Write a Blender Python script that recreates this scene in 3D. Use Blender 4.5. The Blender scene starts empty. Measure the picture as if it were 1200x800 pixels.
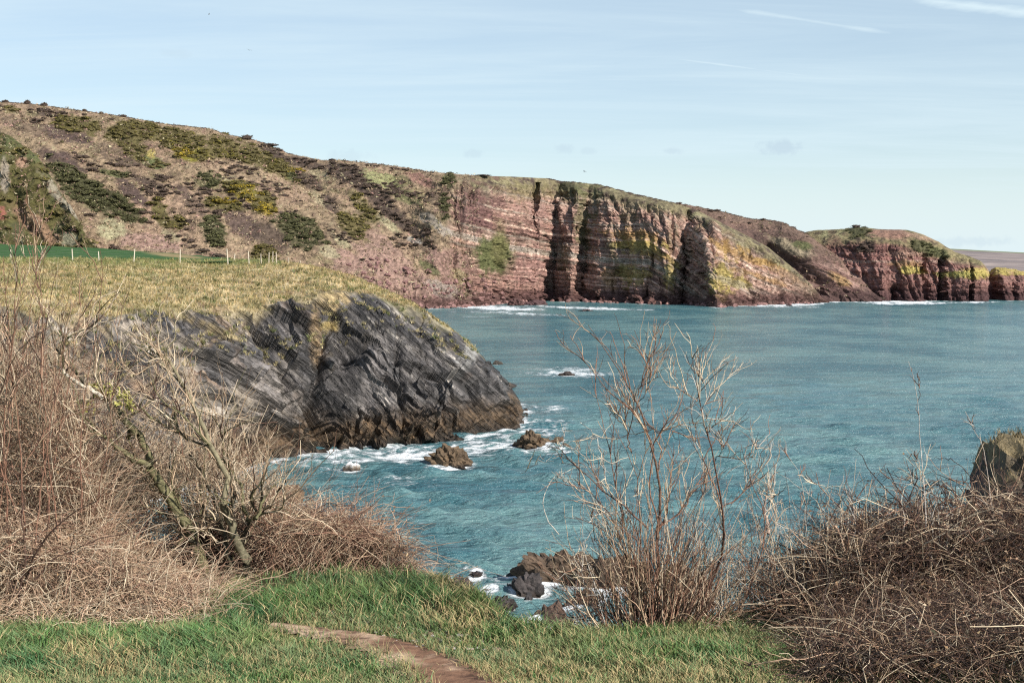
import bpy, math, random
import numpy as np
from mathutils import Vector
from math import radians, sin, cos, pi

SC = bpy.context.scene
COL = SC.collection
R = np.random.default_rng(7)
random.seed(7)

# ------------------------------------------------------------------ camera
F = 1448.0            # focal length in pixels of a 1200 px wide frame
EYE = 20.0            # eye height above the sea
PITCH = math.atan(97.0 / F)
cam_d = bpy.data.cameras.new('camera')
cam_d.sensor_width = 36.0
cam_d.lens = 36.0 * F / 1200.0
cam_d.clip_start = 0.1
cam_d.clip_end = 60000
cam = bpy.data.objects.new('camera', cam_d)
COL.objects.link(cam)
cam.location = (0, 0, EYE)
cam.rotation_euler = (pi / 2 - PITCH, 0, 0)
SC.camera = cam
SC.render.resolution_x, SC.render.resolution_y = 1024, 682

# ------------------------------------------------------------------ light
SUN_AZ, SUN_EL = radians(129), radians(36)
SC.view_settings.view_transform = 'Standard'
SC.view_settings.look = 'None'
SC.view_settings.gamma = 1.0
SC.view_settings.exposure = 0.48
SC.cycles.filter_width = 1.2
SC.cycles.use_denoising = False      # keep the fine grain of twigs, turf and rock
SC.cycles.max_bounces = 5
SC.cycles.diffuse_bounces = 3
SC.cycles.use_adaptive_sampling = False
world = bpy.data.worlds.new("World")
SC.world = world
world.use_nodes = True


def make_world():
    nt = world.node_tree
    nt.nodes.clear()
    N, L = nt.nodes.new, nt.links.new
    out = N('ShaderNodeOutputWorld')
    bg = N('ShaderNodeBackground')
    bg.inputs['Strength'].default_value = 0.092
    sky = N('ShaderNodeTexSky')
    sky.sky_type = 'NISHITA'
    sky.sun_disc = False
    sky.sun_elevation = SUN_EL
    sky.sun_rotation = SUN_AZ
    sky.altitude = 20
    sky.air_density = 1.0
    sky.dust_density = 0.3
    sky.ozone_density = 2.0
    # thin cirrus veil, laid on a flat layer high above the place
    tc = N('ShaderNodeTexCoord')
    sep = N('ShaderNodeSeparateXYZ')
    L(tc.outputs['Generated'], sep.inputs[0])

    def M(op, a, b=None, clamp=False):
        n = N('ShaderNodeMath'); n.operation = op; n.use_clamp = clamp
        for k, v in enumerate((a, b)):
            if v is None: continue
            if isinstance(v, (int, float)): n.inputs[k].default_value = v
            else: L(v, n.inputs[k])
        return n.outputs[0]
    zz = M('ADD', M('MAXIMUM', sep.outputs[2], 0.0), 0.08)
    px = M('DIVIDE', sep.outputs[0], zz)
    py = M('DIVIDE', sep.outputs[1], zz)
    cmb = N('ShaderNodeCombineXYZ')
    L(px, cmb.inputs[0]); L(py, cmb.inputs[1])

    def noise(scale, det, rough, sx, sy, rot, off=0.0, dist=0.0):
        mp = N('ShaderNodeMapping')
        mp.inputs['Scale'].default_value = (sx, sy, 1)
        mp.inputs['Rotation'].default_value = (0, 0, rot)
        mp.inputs['Location'].default_value = (off, off * .7, off)
        L(cmb.outputs[0], mp.inputs[0])
        n = N('ShaderNodeTexNoise')
        n.inputs['Scale'].default_value = scale
        n.inputs['Detail'].default_value = det
        n.inputs['Roughness'].default_value = rough
        n.inputs['Distortion'].default_value = dist
        L(mp.outputs[0], n.inputs['Vector'])
        return n.outputs[0]

    def ramp(v, a, b):
        n = N('ShaderNodeMapRange'); n.interpolation_type = 'SMOOTHSTEP'
        n.inputs[1].default_value = a; n.inputs[2].default_value = b
        L(v, n.inputs[0]); return n.outputs[0]
    veil = ramp(noise(1.1, 7, .62, .35, 1.5, .25, 3.1, .6), .30, .80)
    fine = ramp(noise(3.0, 8, .7, .25, 2.4, -.10, 9.0, .4), .52, .86)
    amt = M('ADD', M('MULTIPLY', veil, .34), M('MULTIPLY', fine, .16))
    # the veil thins towards the zenith, where less air lies in the line of sight
    amt = M('ADD', amt, .40)
    amt = M('MULTIPLY', amt, M('SUBTRACT', 1.0, M('MULTIPLY', ramp(sep.outputs[2], .22, .75), .85)))

    # contrails: long thin lines across the cloud layer a*x + b*y = c, broken by noise
    def trail(x0, y0, x1, y1, w, s, sd):
        dx, dy = x1 - x0, y1 - y0
        ln = math.hypot(dx, dy); nx, ny = -dy / ln, dx / ln
        d = M('ABSOLUTE', M('SUBTRACT', M('ADD', M('MULTIPLY', px, nx), M('MULTIPLY', py, ny)), nx * x0 + ny * y0))
        al = M('SUBTRACT', M('ADD', M('MULTIPLY', px, dx / ln), M('MULTIPLY', py, dy / ln)), (dx * x0 + dy * y0) / ln)
        wob = M('MULTIPLY', noise(6, 5, .6, 1, 1, 0, sd), w * 1.2)
        core = M('SUBTRACT', 1.0, ramp(M('ADD', d, wob), w * .3, w * 1.9))
        ends = M('MULTIPLY', ramp(al, 0.0, ln * .3), M('SUBTRACT', 1.0, ramp(al, ln * .7, ln)))
        return M('MULTIPLY', M('MULTIPLY', core, ends), s)

    def cp(u, v):
        dz = -(v - 400) / F
        y = cos(PITCH) + sin(PITCH) * dz
        z = -sin(PITCH) + cos(PITCH) * dz
        x = (u - 600) / F
        n = math.sqrt(x * x + y * y + z * z)
        return x / n / (z / n + .08), y / n / (z / n + .08)
    for (a, b, w, s, sd) in (((800, 2), (1090, 47), .055, .75, 1.0), ((1030, -6), (1260, 22), .10, 1.0, 4.0),
                             ((735, 62), (1010, 98), .03, .8, 8.0), ((870, 118), (1210, 96), .05, .5, 11.0)):
        amt = M('MAXIMUM', amt, trail(*cp(*a), *cp(*b), w, s, sd))
    low = M('SUBTRACT', 1.0, ramp(sep.outputs[2], -.02, .16))
    amt = M('MAXIMUM', amt, M('MULTIPLY', low, .93))
    amt = M('MINIMUM', amt, 1.0)
    mix = N('ShaderNodeMix'); mix.data_type = 'RGBA'
    L(amt, mix.inputs[0])
    L(sky.outputs[0], mix.inputs[6])
    mix.inputs[7].default_value = (6.0, 7.2, 7.75, 1)
    # a few small grey clouds low over the land
    src = mix.outputs[2]
    vm = N('ShaderNodeVectorMath'); vm.operation = 'NORMALIZE'; L(tc.outputs['Generated'], vm.inputs[0])
    nz = N('ShaderNodeTexNoise'); nz.inputs['Scale'].default_value = 90; nz.inputs['Detail'].default_value = 6; nz.inputs['Roughness'].default_value = .65
    L(vm.outputs[0], nz.inputs['Vector'])
    for (u, v, a, b, s) in ((913, 173, 20, 9, .55), (658, 175, 12, 6, .35), (688, 177, 8, 4, .25), (789, 177, 12, 4, .35), (556, 180, 12, 5, .3), (410, 183, 24, 7, .25), (205, 62, 16, 5, .2), (1130, 283, 40, 6, .3)):
        dz = -(v - 400) / F; d = Vector(((u - 600) / F, cos(PITCH) + sin(PITCH) * dz, -sin(PITCH) + cos(PITCH) * dz)); d.normalize()
        sb = N('ShaderNodeVectorMath'); sb.operation = 'SUBTRACT'; L(vm.outputs[0], sb.inputs[0]); sb.inputs[1].default_value = d
        ml = N('ShaderNodeVectorMath'); ml.operation = 'MULTIPLY'; L(sb.outputs[0], ml.inputs[0]); ml.inputs[1].default_value = (F / a, F / a, F / b)
        ln = N('ShaderNodeVectorMath'); ln.operation = 'LENGTH'; L(ml.outputs[0], ln.inputs[0])
        q = M('ADD', ln.outputs['Value'], M('MULTIPLY', M('SUBTRACT', nz.outputs[0], .5), 3.0))
        m_ = M('MULTIPLY', M('SUBTRACT', 1.0, ramp(q, .35, 1.35)), s)
        mc = N('ShaderNodeMix'); mc.data_type = 'RGBA'; L(m_, mc.inputs[0]); L(src, mc.inputs[6]); mc.inputs[7].default_value = (4.2, 5.3, 6.2, 1)
        src = mc.outputs[2]
    L(src, bg.inputs[0])
    L(bg.outputs[0], out.inputs[0])


make_world()
sun_d = bpy.data.lights.new('sun', 'SUN')
sun_d.energy = 5.0
sun_d.angle = radians(0.5)
sun_d.color = (1.0, 0.94, 0.86)
sun = bpy.data.objects.new('sun', sun_d)
COL.objects.link(sun)
sd = Vector((sin(SUN_AZ) * cos(SUN_EL), cos(SUN_AZ) * cos(SUN_EL), sin(SUN_EL)))
sun.rotation_euler = sd.to_track_quat('Z', 'Y').to_euler()
sun.location = (60, -40, 120)

# ------------------------------------------------------------------ helpers
_p = R.permutation(256); PERM = np.concatenate([_p, _p]).astype(np.int32)
_g = R.normal(size=(256, 3)); GRAD = (_g / np.linalg.norm(_g, axis=1)[:, None]).astype(np.float32)


def pn(x, y, z):
    x, y, z = np.broadcast_arrays(np.asarray(x, np.float32), np.asarray(y, np.float32), np.asarray(z, np.float32))
    xi, yi, zi = np.floor(x), np.floor(y), np.floor(z)
    xf, yf, zf = x - xi, y - yi, z - zi
    xi, yi, zi = xi.astype(np.int32) & 255, yi.astype(np.int32) & 255, zi.astype(np.int32) & 255
    u, v, w = [t * t * t * (t * (t * 6 - 15) + 10) for t in (xf, yf, zf)]
    r = 0
    for a in (0, 1):
        for b in (0, 1):
            for c in (0, 1):
                h = PERM[(PERM[(PERM[(xi + a) & 255] + yi + b) & 255] + zi + c) & 255]
                g = GRAD[h]
                d = g[..., 0] * (xf - a) + g[..., 1] * (yf - b) + g[..., 2] * (zf - c)
                r = r + d * (u if a else 1 - u) * (v if b else 1 - v) * (w if c else 1 - w)
    return r * 1.6


def fbm(x, y, z, o=4, g=.5, l=2.07):
    r = 0; a = 1.0; n = 0
    for i in range(o):
        r = r + a * pn(x + i * 17.3, y - i * 9.1, z + i * 5.7); n += a
        a *= g; x, y, z = x * l, y * l, z * l
    return r / n


def ridged(x, y, z, o=4, g=.5):
    r = 0; a = 1.0; n = 0
    for i in range(o):
        r = r + a * (1 - 2 * np.abs(pn(x + i * 7.7, y + i * 3.1, z - i * 5.3))); n += a
        a *= g; x, y, z = x * 2.1, y * 2.1, z * 2.1
    return r / n


RNDT = R.random((4096, 7)).astype(np.float32)


def blocks(x, y, z, seed=0, off=1.0, tilt=1.4):
    """broken rock: space cut into angular blocks, each with its own height and tilted face"""
    x, y, z = [np.asarray(a, np.float32) for a in np.broadcast_arrays(x, y, z)]
    xi, yi, zi = np.floor(x).astype(np.int32), np.floor(y).astype(np.int32), np.floor(z).astype(np.int32)
    best = np.full(x.shape, 1e9, np.float32); out = np.zeros(x.shape, np.float32)
    for a in (-1, 0, 1):
        for b in (-1, 0, 1):
            for c in (-1, 0, 1):
                h = ((xi + a) * 73856093 ^ (yi + b) * 19349663 ^ (zi + c) * 83492791 ^ (seed * 7919)) & 4095
                t = RNDT[h]
                dx, dy, dz = x - (xi + a + t[..., 0]), y - (yi + b + t[..., 1]), z - (zi + c + t[..., 2])
                d = dx * dx + dy * dy + dz * dz
                m = d < best
                best = np.where(m, d, best)
                v = (t[..., 3] - .5) * off + ((t[..., 4] - .5) * dx + (t[..., 5] - .5) * dy + (t[..., 6] - .5) * dz) * tilt
                out = np.where(m, v, out)
    return out


def sst(e0, e1, x):
    t = np.clip((x - e0) / (e1 - e0), 0, 1); return t * t * (3 - 2 * t)


def mixc(c, col, m):
    return c * (1 - m[..., None]) + np.asarray(col, np.float32) * m[..., None]


def P(u, v, D):
    """point seen in direction (u, v) of the 1200x800 frame at ground distance D"""
    u, v, D = [np.asarray(a, float) for a in (u, v, D)]
    dz = -(v - 400) / F
    y = cos(PITCH) + sin(PITCH) * dz
    z = -sin(PITCH) + cos(PITCH) * dz
    return np.stack(np.broadcast_arrays(D * (u - 600) / F / y, D, EYE + D * z / y), -1)


def SEA_D(v):
    dz = -(np.asarray(v, float) - 400) / F
    y = cos(PITCH) + sin(PITCH) * dz
    z = -sin(PITCH) + cos(PITCH) * dz
    return -EYE * y / z


def PROJ(p):
    x, y, z = p[..., 0], p[..., 1], p[..., 2] - EYE
    dep = y * cos(PITCH) - z * sin(PITCH)
    up = y * sin(PITCH) + z * cos(PITCH)
    return 600 + F * x / dep, 400 - F * up / dep


MATS = {}


def mesh(name, V, Fc, mat, col=None, parent=None, smooth=False, attrs=None):
    me = bpy.data.meshes.new(name)
    V = np.asarray(V, np.float32).reshape(-1, 3)
    if isinstance(Fc, np.ndarray): Fc = [Fc]
    Fc = [f for f in Fc if len(f)]
    me.vertices.add(len(V)); me.vertices.foreach_set('co', V.ravel())
    loops = np.concatenate([f.ravel() for f in Fc]).astype(np.int32)
    cnt = np.concatenate([np.full(len(f), f.shape[1], np.int32) for f in Fc])
    st = np.concatenate([[0], np.cumsum(cnt)[:-1]]).astype(np.int32)
    me.loops.add(len(loops)); me.loops.foreach_set('vertex_index', loops)
    me.polygons.add(len(cnt)); me.polygons.foreach_set('loop_start', st)
    me.polygons.foreach_set('loop_total', cnt)
    me.polygons.foreach_set('use_smooth', np.full(len(cnt), smooth, bool))
    if col is not None:
        col = np.asarray(col, np.float32).reshape(-1, 3)
        a = me.attributes.new('Col', 'FLOAT_COLOR', 'POINT')
        a.data.foreach_set('color', np.concatenate([np.clip(col, 0, 1), np.ones((len(col), 1), np.float32)], 1).ravel())
    for k, v in (attrs or {}).items():
        a = me.attributes.new(k, 'FLOAT', 'POINT'); a.data.foreach_set('value', np.asarray(v, np.float32).ravel())
    me.update(calc_edges=True)
    me.materials.append(mat)
    ob = bpy.data.objects.new(name, me)
    COL.objects.link(ob)
    if parent is not None: ob.parent = parent
    return ob


def tag(o, label=None, cat=None, group=None, kind=None):
    if label: o['label'] = label
    if cat: o['category'] = cat
    if group: o['group'] = group
    if kind: o['kind'] = kind
    return o


def empty(name, loc):
    o = bpy.data.objects.new(name, None); COL.objects.link(o)
    o.location = loc; o.empty_display_size = .2
    return o


def gridf(nr, nc):
    i = np.arange(nr * nc).reshape(nr, nc)
    return np.stack([i[:-1, :-1], i[:-1, 1:], i[1:, 1:], i[1:, :-1]], -1).reshape(-1, 4)


def gnormal(Pg):
    a = np.gradient(Pg, axis=0); b = np.gradient(Pg, axis=1)
    n = np.cross(b, a)
    n /= np.linalg.norm(n, axis=-1, keepdims=True) + 1e-9
    return n


def smooth1(a, k):
    if k < 2: return a
    w = np.hanning(k + 2)[1:-1]; w /= w.sum()
    pad = np.concatenate([np.repeat(a[:1], k // 2, 0), a, np.repeat(a[-1:], k - 1 - k // 2, 0)])
    return np.apply_along_axis(lambda c: np.convolve(c, w, 'valid'), 0, pad)


def polydist(U, V, pts):
    d = np.full(U.shape, 1e9, np.float32)
    for (x0, y0), (x1, y1) in zip(pts[:-1], pts[1:]):
        dx, dy = x1 - x0, y1 - y0
        t = np.clip(((U - x0) * dx + (V - y0) * dy) / (dx * dx + dy * dy), 0, 1)
        d = np.minimum(d, np.hypot(U - x0 - t * dx, V - y0 - t * dy))
    return d


def ell(U, V, cx, cy, rx, ry, ang=0, nz=0, soft=.35):
    a = radians(ang); dx, dy = U - cx, V - cy
    x = dx * cos(a) + dy * sin(a); y = -dx * sin(a) + dy * cos(a)
    d = np.sqrt((x / rx) ** 2 + (y / ry) ** 2)
    return 1 - sst(1 - soft, 1 + soft, d + nz)


# ------------------------------------------------------------------ materials
def base_mat(name, rough=.85, spec=.25):
    m = bpy.data.materials.new(name); m.use_nodes = True
    nt = m.node_tree; b = nt.nodes['Principled BSDF']
    b.inputs['Roughness'].default_value = rough
    b.inputs['Specular IOR Level'].default_value = spec
    return m, nt, b


def vc_mat(name, rough=.85, spec=.2, nscale=2.0, var=.35, bump=0.0, bscale=6.0, bdist=.1, stretch=(1, 1, 1), trans=0.0):
    """colour from the mesh's own painted colours, broken up by fine noise, with bump"""
    m, nt, b = base_mat(name, rough, spec)
    N, L = nt.nodes.new, nt.links.new
    at = N('ShaderNodeAttribute'); at.attribute_name = 'Col'
    geo = N('ShaderNodeNewGeometry')
    mp = N('ShaderNodeMapping'); mp.inputs['Scale'].default_value = stretch
    L(geo.outputs['Position'], mp.inputs[0])
    src = at.outputs['Color']
    if var > 0:
        n = N('ShaderNodeTexNoise'); n.inputs['Scale'].default_value = nscale
        n.inputs['Detail'].default_value = 6; n.inputs['Roughness'].default_value = .7
        L(mp.outputs[0], n.inputs['Vector'])
        mr = N('ShaderNodeMapRange')
        mr.inputs[1].default_value = .3; mr.inputs[2].default_value = .7
        mr.inputs[3].default_value = 1 - var; mr.inputs[4].default_value = 1 + var
        L(n.outputs[0], mr.inputs[0])
        mx = N('ShaderNodeVectorMath'); mx.operation = 'SCALE'
        L(src, mx.inputs[0]); L(mr.outputs[0], mx.inputs['Scale'])
        src = mx.outputs[0]
    L(src, b.inputs['Base Color'])
    if bump > 0:
        n2 = N('ShaderNodeTexNoise'); n2.inputs['Scale'].default_value = bscale
        n2.inputs['Detail'].default_value = 9; n2.inputs['Roughness'].default_value = .72
        L(mp.outputs[0], n2.inputs['Vector'])
        bp = N('ShaderNodeBump'); bp.inputs['Strength'].default_value = bump
        bp.inputs['Distance'].default_value = bdist
        L(n2.outputs[0], bp.inputs['Height']); L(bp.outputs[0], b.inputs['Normal'])
    return m
# ------------------------------------------------------------------ colours (base colours of the things themselves)
TAN = (.29, .215, .140); PINKTAN = (.285, .195, .135); PALE = (.36, .33, .20)
GORSE = (.118, .100, .044); YEL = (.33, .24, .05); SCRUB = (.085, .062, .050); PURP = (.100, .070, .060)
GREEN = (.105, .115, .050); DGREEN = (.080, .078, .040); PINK = (.31, .205, .165); RED = (.26, .135, .115)
DRED = (.135, .070, .060); GREY = (.30, .28, .25); ORANGE = (.36, .23, .09); LICH = (.38, .31, .10)

MAT_FAR = vc_mat('sandstone_and_turf', .9, .12, .7, .42, .9, .55, 1.6)
MAT_BUSH = vc_mat('scrub_foliage', .85, .1, 1.2, .35)
MAT_SLATE = vc_mat('weathered_slate', .62, .45, 1.3, .42, .75, 1.8, .35, (1, 1, 1.4))
MAT_SEAROCK = vc_mat('wet_brown_rock', .7, .35, 3.0, .4, .8, 4.0, .2)


def keyed(U0, T, keys):
    """offset that follows features which lean from base to top; keys: (u_base, u_top, off_base, off_top)"""
    k = np.array(keys, float)
    out = np.zeros_like(T)
    wob = 7.0 * fbm(U0[None] / 26, T * 5, 3.3, 4, .6) * np.clip(T * 3, .3, 1)
    for j in range(T.shape[0]):
        t = min(1.0, T[j, 0])
        ks = k[:, 0] * (1 - t) + k[:, 1] * t
        out[j] = np.interp(U0 + wob[j], ks, k[:, 2] * (1 - t) + k[:, 3] * t)
    return out


def far_layer(name, us, sky_pts, base_pts, setback_pts, prof_pts, keys, disp, paint, nrow, behind=(2, 8, 30, 90), closed_right=None, hill=None, label=None):
    """a stretch of coast: columns along the shore, rows from below the waterline over the crest"""
    us = np.asarray(us, float)
    vsky = np.interp(us, *zip(*sky_pts)); vb = np.interp(us, *zip(*base_pts))
    D0 = SEA_D(vb); S = np.interp(us, *zip(*setback_pts)); K = smooth1(np.interp(us, *zip(*prof_pts))[:, None], 61)[:, 0]
    D0 = smooth1(D0[:, None], 15)[:, 0]; S = smooth1(S[:, None], 51 if len(us) > 400 else 25)[:, 0]
    t = np.concatenate([[-.04, -.015], np.linspace(0, 1, nrow)])
    T = np.repeat(t[:, None], len(us), 1)
    tt = np.clip(T, 0, 1)
    zc = P(us, vsky, D0 + S)[:, 2]
    Z = zc * T
    # K = 1: even slope.  K = 0: steep face rounding back at the top
    steep = .30 * tt + .70 * tt ** 5
    Dd = S * (K * tt + (1 - K) * steep)
    off = keyed(us, tt, keys) if keys else 0
    Yg = D0 + Dd + off * (1 - sst(.93, 1.0, tt) * .8)
    sc = (D0 + S) / F
    # keep each column on its own bearing line of the coast
    Xg = Yg * ((us - 600) / F)
    G = np.stack([Xg, Yg, Z], -1)
    nb = []
    for b in behind:
        q = G[-1].copy(); q[:, 1] += b; q[:, 0] *= (q[:, 1] / G[-1][:, 1]); q[:, 2] -= b * .05
        nb.append(q)
    if closed_right:
        ex = []
        last = G[:, -1:].copy()
        for b in closed_right:
            c = last.copy(); c[..., 1] += b; c[..., 0] *= (c[..., 1] / last[..., 1]) ; c[..., 0] -= b * .02
            ex.append(c)
    Gb = np.concatenate([G, np.stack(nb)], 0)
    if closed_right:
        last = Gb[:, -1:].copy(); ex = []
        for b in closed_right:
            c = last.copy(); c[..., 1] += b; c[..., 0] += b * ((us[-1] - 600) / F) * .93
            ex.append(c)
        Gb = np.concatenate([Gb] + ex, 1)
    nr = Gb.shape[0]
    TT = np.concatenate([tt, np.ones((len(behind), tt.shape[1]))], 0)
    if closed_right: TT = np.concatenate([TT] + [TT[:, -1:]] * len(closed_right), 1)
    n = gnormal(Gb)
    n[n[..., 2] < -.2] *= -1
    fl = n[..., 1] > .3
    n[fl] *= -1
    U, V = PROJ(Gb)
    Gb, C, extra = disp(Gb, n, U, V, TT), None, None
    U, V = PROJ(Gb)
    n2 = gnormal(Gb); n2[n2[..., 2] < 0] *= -1
    C, veg = paint(Gb, n2, U, V, TT)
    C[U < -400] = TAN
    ob = mesh(name, Gb, gridf(*Gb.shape[:2]), MAT_FAR, C)
    tag(ob, label, None, None, 'structure')
    shore = np.stack([Gb[2, :, 0], Gb[2, :, 1]], -1)
    return ob, Gb, U, V, veg, shore


def strata(s, seed, x, y, z):
    """ledges: hard beds stand proud, soft beds are cut back; returns (proudness, bed tone)"""
    w = s + 1.1 * pn(x / 30, y / 30, z / 30 + seed) + .25 * pn(x / 6, y / 6, z / 6 + seed)
    a = pn(w / 2.3, seed, 0.3) + .8 * pn(w / 1.0, seed + 7, 0.7) + .4 * pn(w / .5, seed + 3, .1)
    a = np.tanh(a * 1.6) * np.clip(.55 + 1.1 * fbm(x / 16, y / 25, z / 9 + seed, 3), .1, 1.2)
    tone = pn(w / 3.6, seed + 20, .5) * 1.3 + 1.1 * pn(w / 1.1, seed + 33, .2) + .6 * pn(w / .55, seed + 3, .2)
    return a, tone


# ------------------------------------------------------------------ main cliffs (A)
SKY_A = [(-300, 108), (-60, 117), (0, 119), (30, 121), (60, 124), (100, 130), (150, 137), (200, 146), (250, 151), (265, 157), (300, 164),
         (320, 171), (340, 180), (380, 188), (400, 188), (440, 192), (480, 197), (500, 201), (560, 206), (600, 207), (640, 209),
         (655, 212), (700, 216), (740, 227), (790, 238), (815, 246), (850, 264), (880, 279), (900, 290), (930, 315), (950, 333), (964, 349), (972, 353.5)]
BASE_A = [(-300, 372), (0, 372), (200, 369), (400, 365), (510, 361), (560, 358), (600, 355), (650, 352.5), (700, 353), (780, 356), (840, 357), (900, 356), (972, 354.5)]
SET_A = [(-300, 190), (0, 170), (300, 150), (400, 125), (480, 95), (520, 65), (560, 42), (640, 34), (700, 30), (800, 30), (850, 42), (900, 30), (972, 5)]
PROF_A = [(-300, .95), (300, .9), (440, .85), (490, .8), (520, .5), (590, .12), (640, .08), (820, .08), (850, .55), (972, .8)]
KEYS_A = [(-300, -300, 0, 0), (520, 512, 0, 2), (532, 524, 1, 3), (545, 536, -1, 2), (572, 585, 1, 1), (583, 592, 3, 1), (592, 604, 0, 0), (620, 626, 0, 2), (624, 630, 2, 5), (628, 634, -1, 1),
          (636, 648, 1, 3), (644, 655, 4, 6), (667, 675, -10, -7), (671, 681, -7, -4), (680, 690, 4, 5), (687, 695, -1, 2), (698, 706, -8, -5), (712, 718, -9, -6),
          (722, 733, -8, -5), (752, 760, -9, -5), (766, 771, -8, -4), (773, 778, -9, -4), (783, 785, -8, -3),
          (786, 792, -4, -1), (793, 800, 1, 2), (799, 806, 9, 8), (836, 827, -25, -16), (843, 836, -26, -17), (880, 872, -12, -7), (930, 925, -4, -2), (972, 972, 0, 0)]

PATCH_A = [
    # cx, cy, rx, ry, angle, colour, kind(0 none,1 gorse,2 scrub,3 purple,4 green)
    (140, 182, 38, 8, 20, SCRUB, 0, .55), (40, 150, 40, 7, 15, SCRUB, 0, .5),
    (77, 157, 28, 9, 15, PURP, 3, 1), (75, 192, 27, 12, 30, PURP, 3, 1), (95, 222, 46, 15, 38, DGREEN, 4, 1), (140, 242, 30, 11, 35, DGREEN, 4, .9),
    (155, 225, 25, 8, 40, PURP, 3, 1), (132, 203, 20, 4, 12, GREEN, 4, .9), (12, 128, 10, 5, 10, GORSE, 1, .8), (38, 133, 10, 4, 10, GREEN, 0, .5),
    (87, 144, 26, 9, 8, GORSE, 1, 1), (52, 131, 9, 6, 0, SCRUB, 2, .9), (108, 150, 8, 10, 0, GORSE, 1, 1), (145, 160, 24, 11, 12, GORSE, 1, 1), (160, 177, 24, 10, 38, GORSE, 1, 1),
    (180, 191, 14, 7, 20, GREEN, 1, 1), (177, 180, 6, 5, 20, LICH, 0, .8), (176, 155, 34, 9, 14, GORSE, 1, 1), (212, 165, 32, 13, 10, GORSE, 1, 1),
    (226, 181, 22, 8, 4, (.16, .14, .03), 1, 1), (214, 178, 10, 5, 0, YEL, 1, .7), (262, 172, 22, 14, 20, GORSE, 1, 1), (290, 180, 22, 12, 25, GORSE, 1, 1),
    (245, 213, 16, 11, 10, GREEN, 4, .6), (268, 212, 10, 7, 10, PALE, 0, .7), (284, 224, 24, 12, 18, (.15, .125, .03), 1, 1), (290, 232, 14, 6, 20, YEL, 1, .8),
    (262, 240, 26, 9, 10, GORSE, 1, 1), (250, 271, 13, 17, -25, DGREEN, 4, 1), (282, 262, 22, 12, 40, PURP, 3, .9), (175, 215, 24, 6, 20, SCRUB, 2, .9),
    (187, 250, 8, 20, -20, GORSE, 1, 1), (207, 262, 10, 10, 0, GORSE, 1, .7), (228, 240, 18, 7, 40, SCRUB, 2, .7), (215, 225, 12, 5, 40, PURP, 3, .7),
    (175, 284, 38, 9, 5, PINK, 0, 1), (130, 268, 16, 12, 0, PALE, 0, .9), (200, 276, 12, 6, 30, PALE, 0, .6),
    (315, 188, 22, 12, 20, GORSE, 1, 1), (340, 202, 20, 10, 25, GORSE, 1, 1), (343, 207, 8, 5, 25, GREEN, 4, .8), (362, 212, 18, 7, 30, SCRUB, 2, .8), (352, 190, 30, 6, 12, SCRUB, 2, .9),
    (318, 176, 14, 6, 25, SCRUB, 2, 1), (308, 240, 15, 13, 20, GORSE, 1, 1), (313, 246, 8, 8, 0, YEL, 1, .7), (350, 270, 32, 17, 32, DGREEN, 4, .9), (316, 278, 24, 13, 40, SCRUB, 3, .9), (308, 298, 14, 9, 10, GORSE, 1, .8),
    (375, 205, 12, 5, 20, PALE, 0, .5), (407, 205, 27, 9, 20, SCRUB, 2, 1), (432, 219, 32, 12, 38, SCRUB, 2, 1), (460, 251, 34, 9, 40, SCRUB, 2, 1), (486, 271, 18, 7, 38, SCRUB, 2, .9), (500, 290, 16, 6, 38, SCRUB, 2, .6),
    (387, 240, 14, 6, 45, SCRUB, 2, .9), (417, 267, 24, 13, 35, (.13, .11, .045), 1, .9), (432, 250, 14, 8, 40, GORSE, 1, .9), (420, 234, 14, 7, 40, (.16, .15, .06), 1, .6), (372, 232, 10, 5, 40, PALE, 0, .5),
    (450, 213, 24, 10, 20, (.27, .27, .13), 0, .9), (455, 262, 18, 4, 40, PALE, 0, .7), (475, 229, 22, 8, 20, GREEN, 0, .8), (470, 214, 10, 8, 10, GREEN, 0, .6), (493, 210, 16, 6, 25, RED, 0, .7), (490, 226, 10, 6, 20, (.22, .19, .10), 0, .6),
    (520, 243, 6, 17, -8, DGREEN, 4, 1), (527, 213, 7, 9, 0, GREEN, 4, .8), (505, 258, 15, 6, 30, GREY, 0, .5), (520, 270, 12, 6, 20, GREY, 0, .5), (485, 281, 10, 4, 20, GREY, 0, .8),
    (407, 305, 30, 11, 25, PINK, 0, 1), (450, 313, 44, 16, 38, PINK, 0, 1), (455, 292, 40, 9, 42, PINK, 0, .8), (480, 330, 40, 14, 25, PINK, 0, 1), (430, 335, 50, 12, 20, PINK, 0, .9), (525, 312, 26, 20, 40, (.27, .17, .14), 0, .9),
    (505, 315, 15, 5, 35, GREEN, 0, .8), (385, 295, 14, 7, 20, PALE, 0, .7), (520, 340, 20, 10, 20, GREY, 0, .5), (540, 325, 14, 7, 40, (.3, .26, .13), 0, .6), (400, 283, 14, 5, 40, PALE, 0, .7),
    (578, 298, 21, 25, 0, (.11, .115, .05), 0, 1), (586, 292, 12, 20, 0, (.15, .14, .06), 0, .8),
]


def strat_dip(U):
    return np.interp(U, [-100, 520, 600, 640, 760, 840, 900, 1000], [.35, .25, .12, .16, .10, .34, .36, .36])


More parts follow.
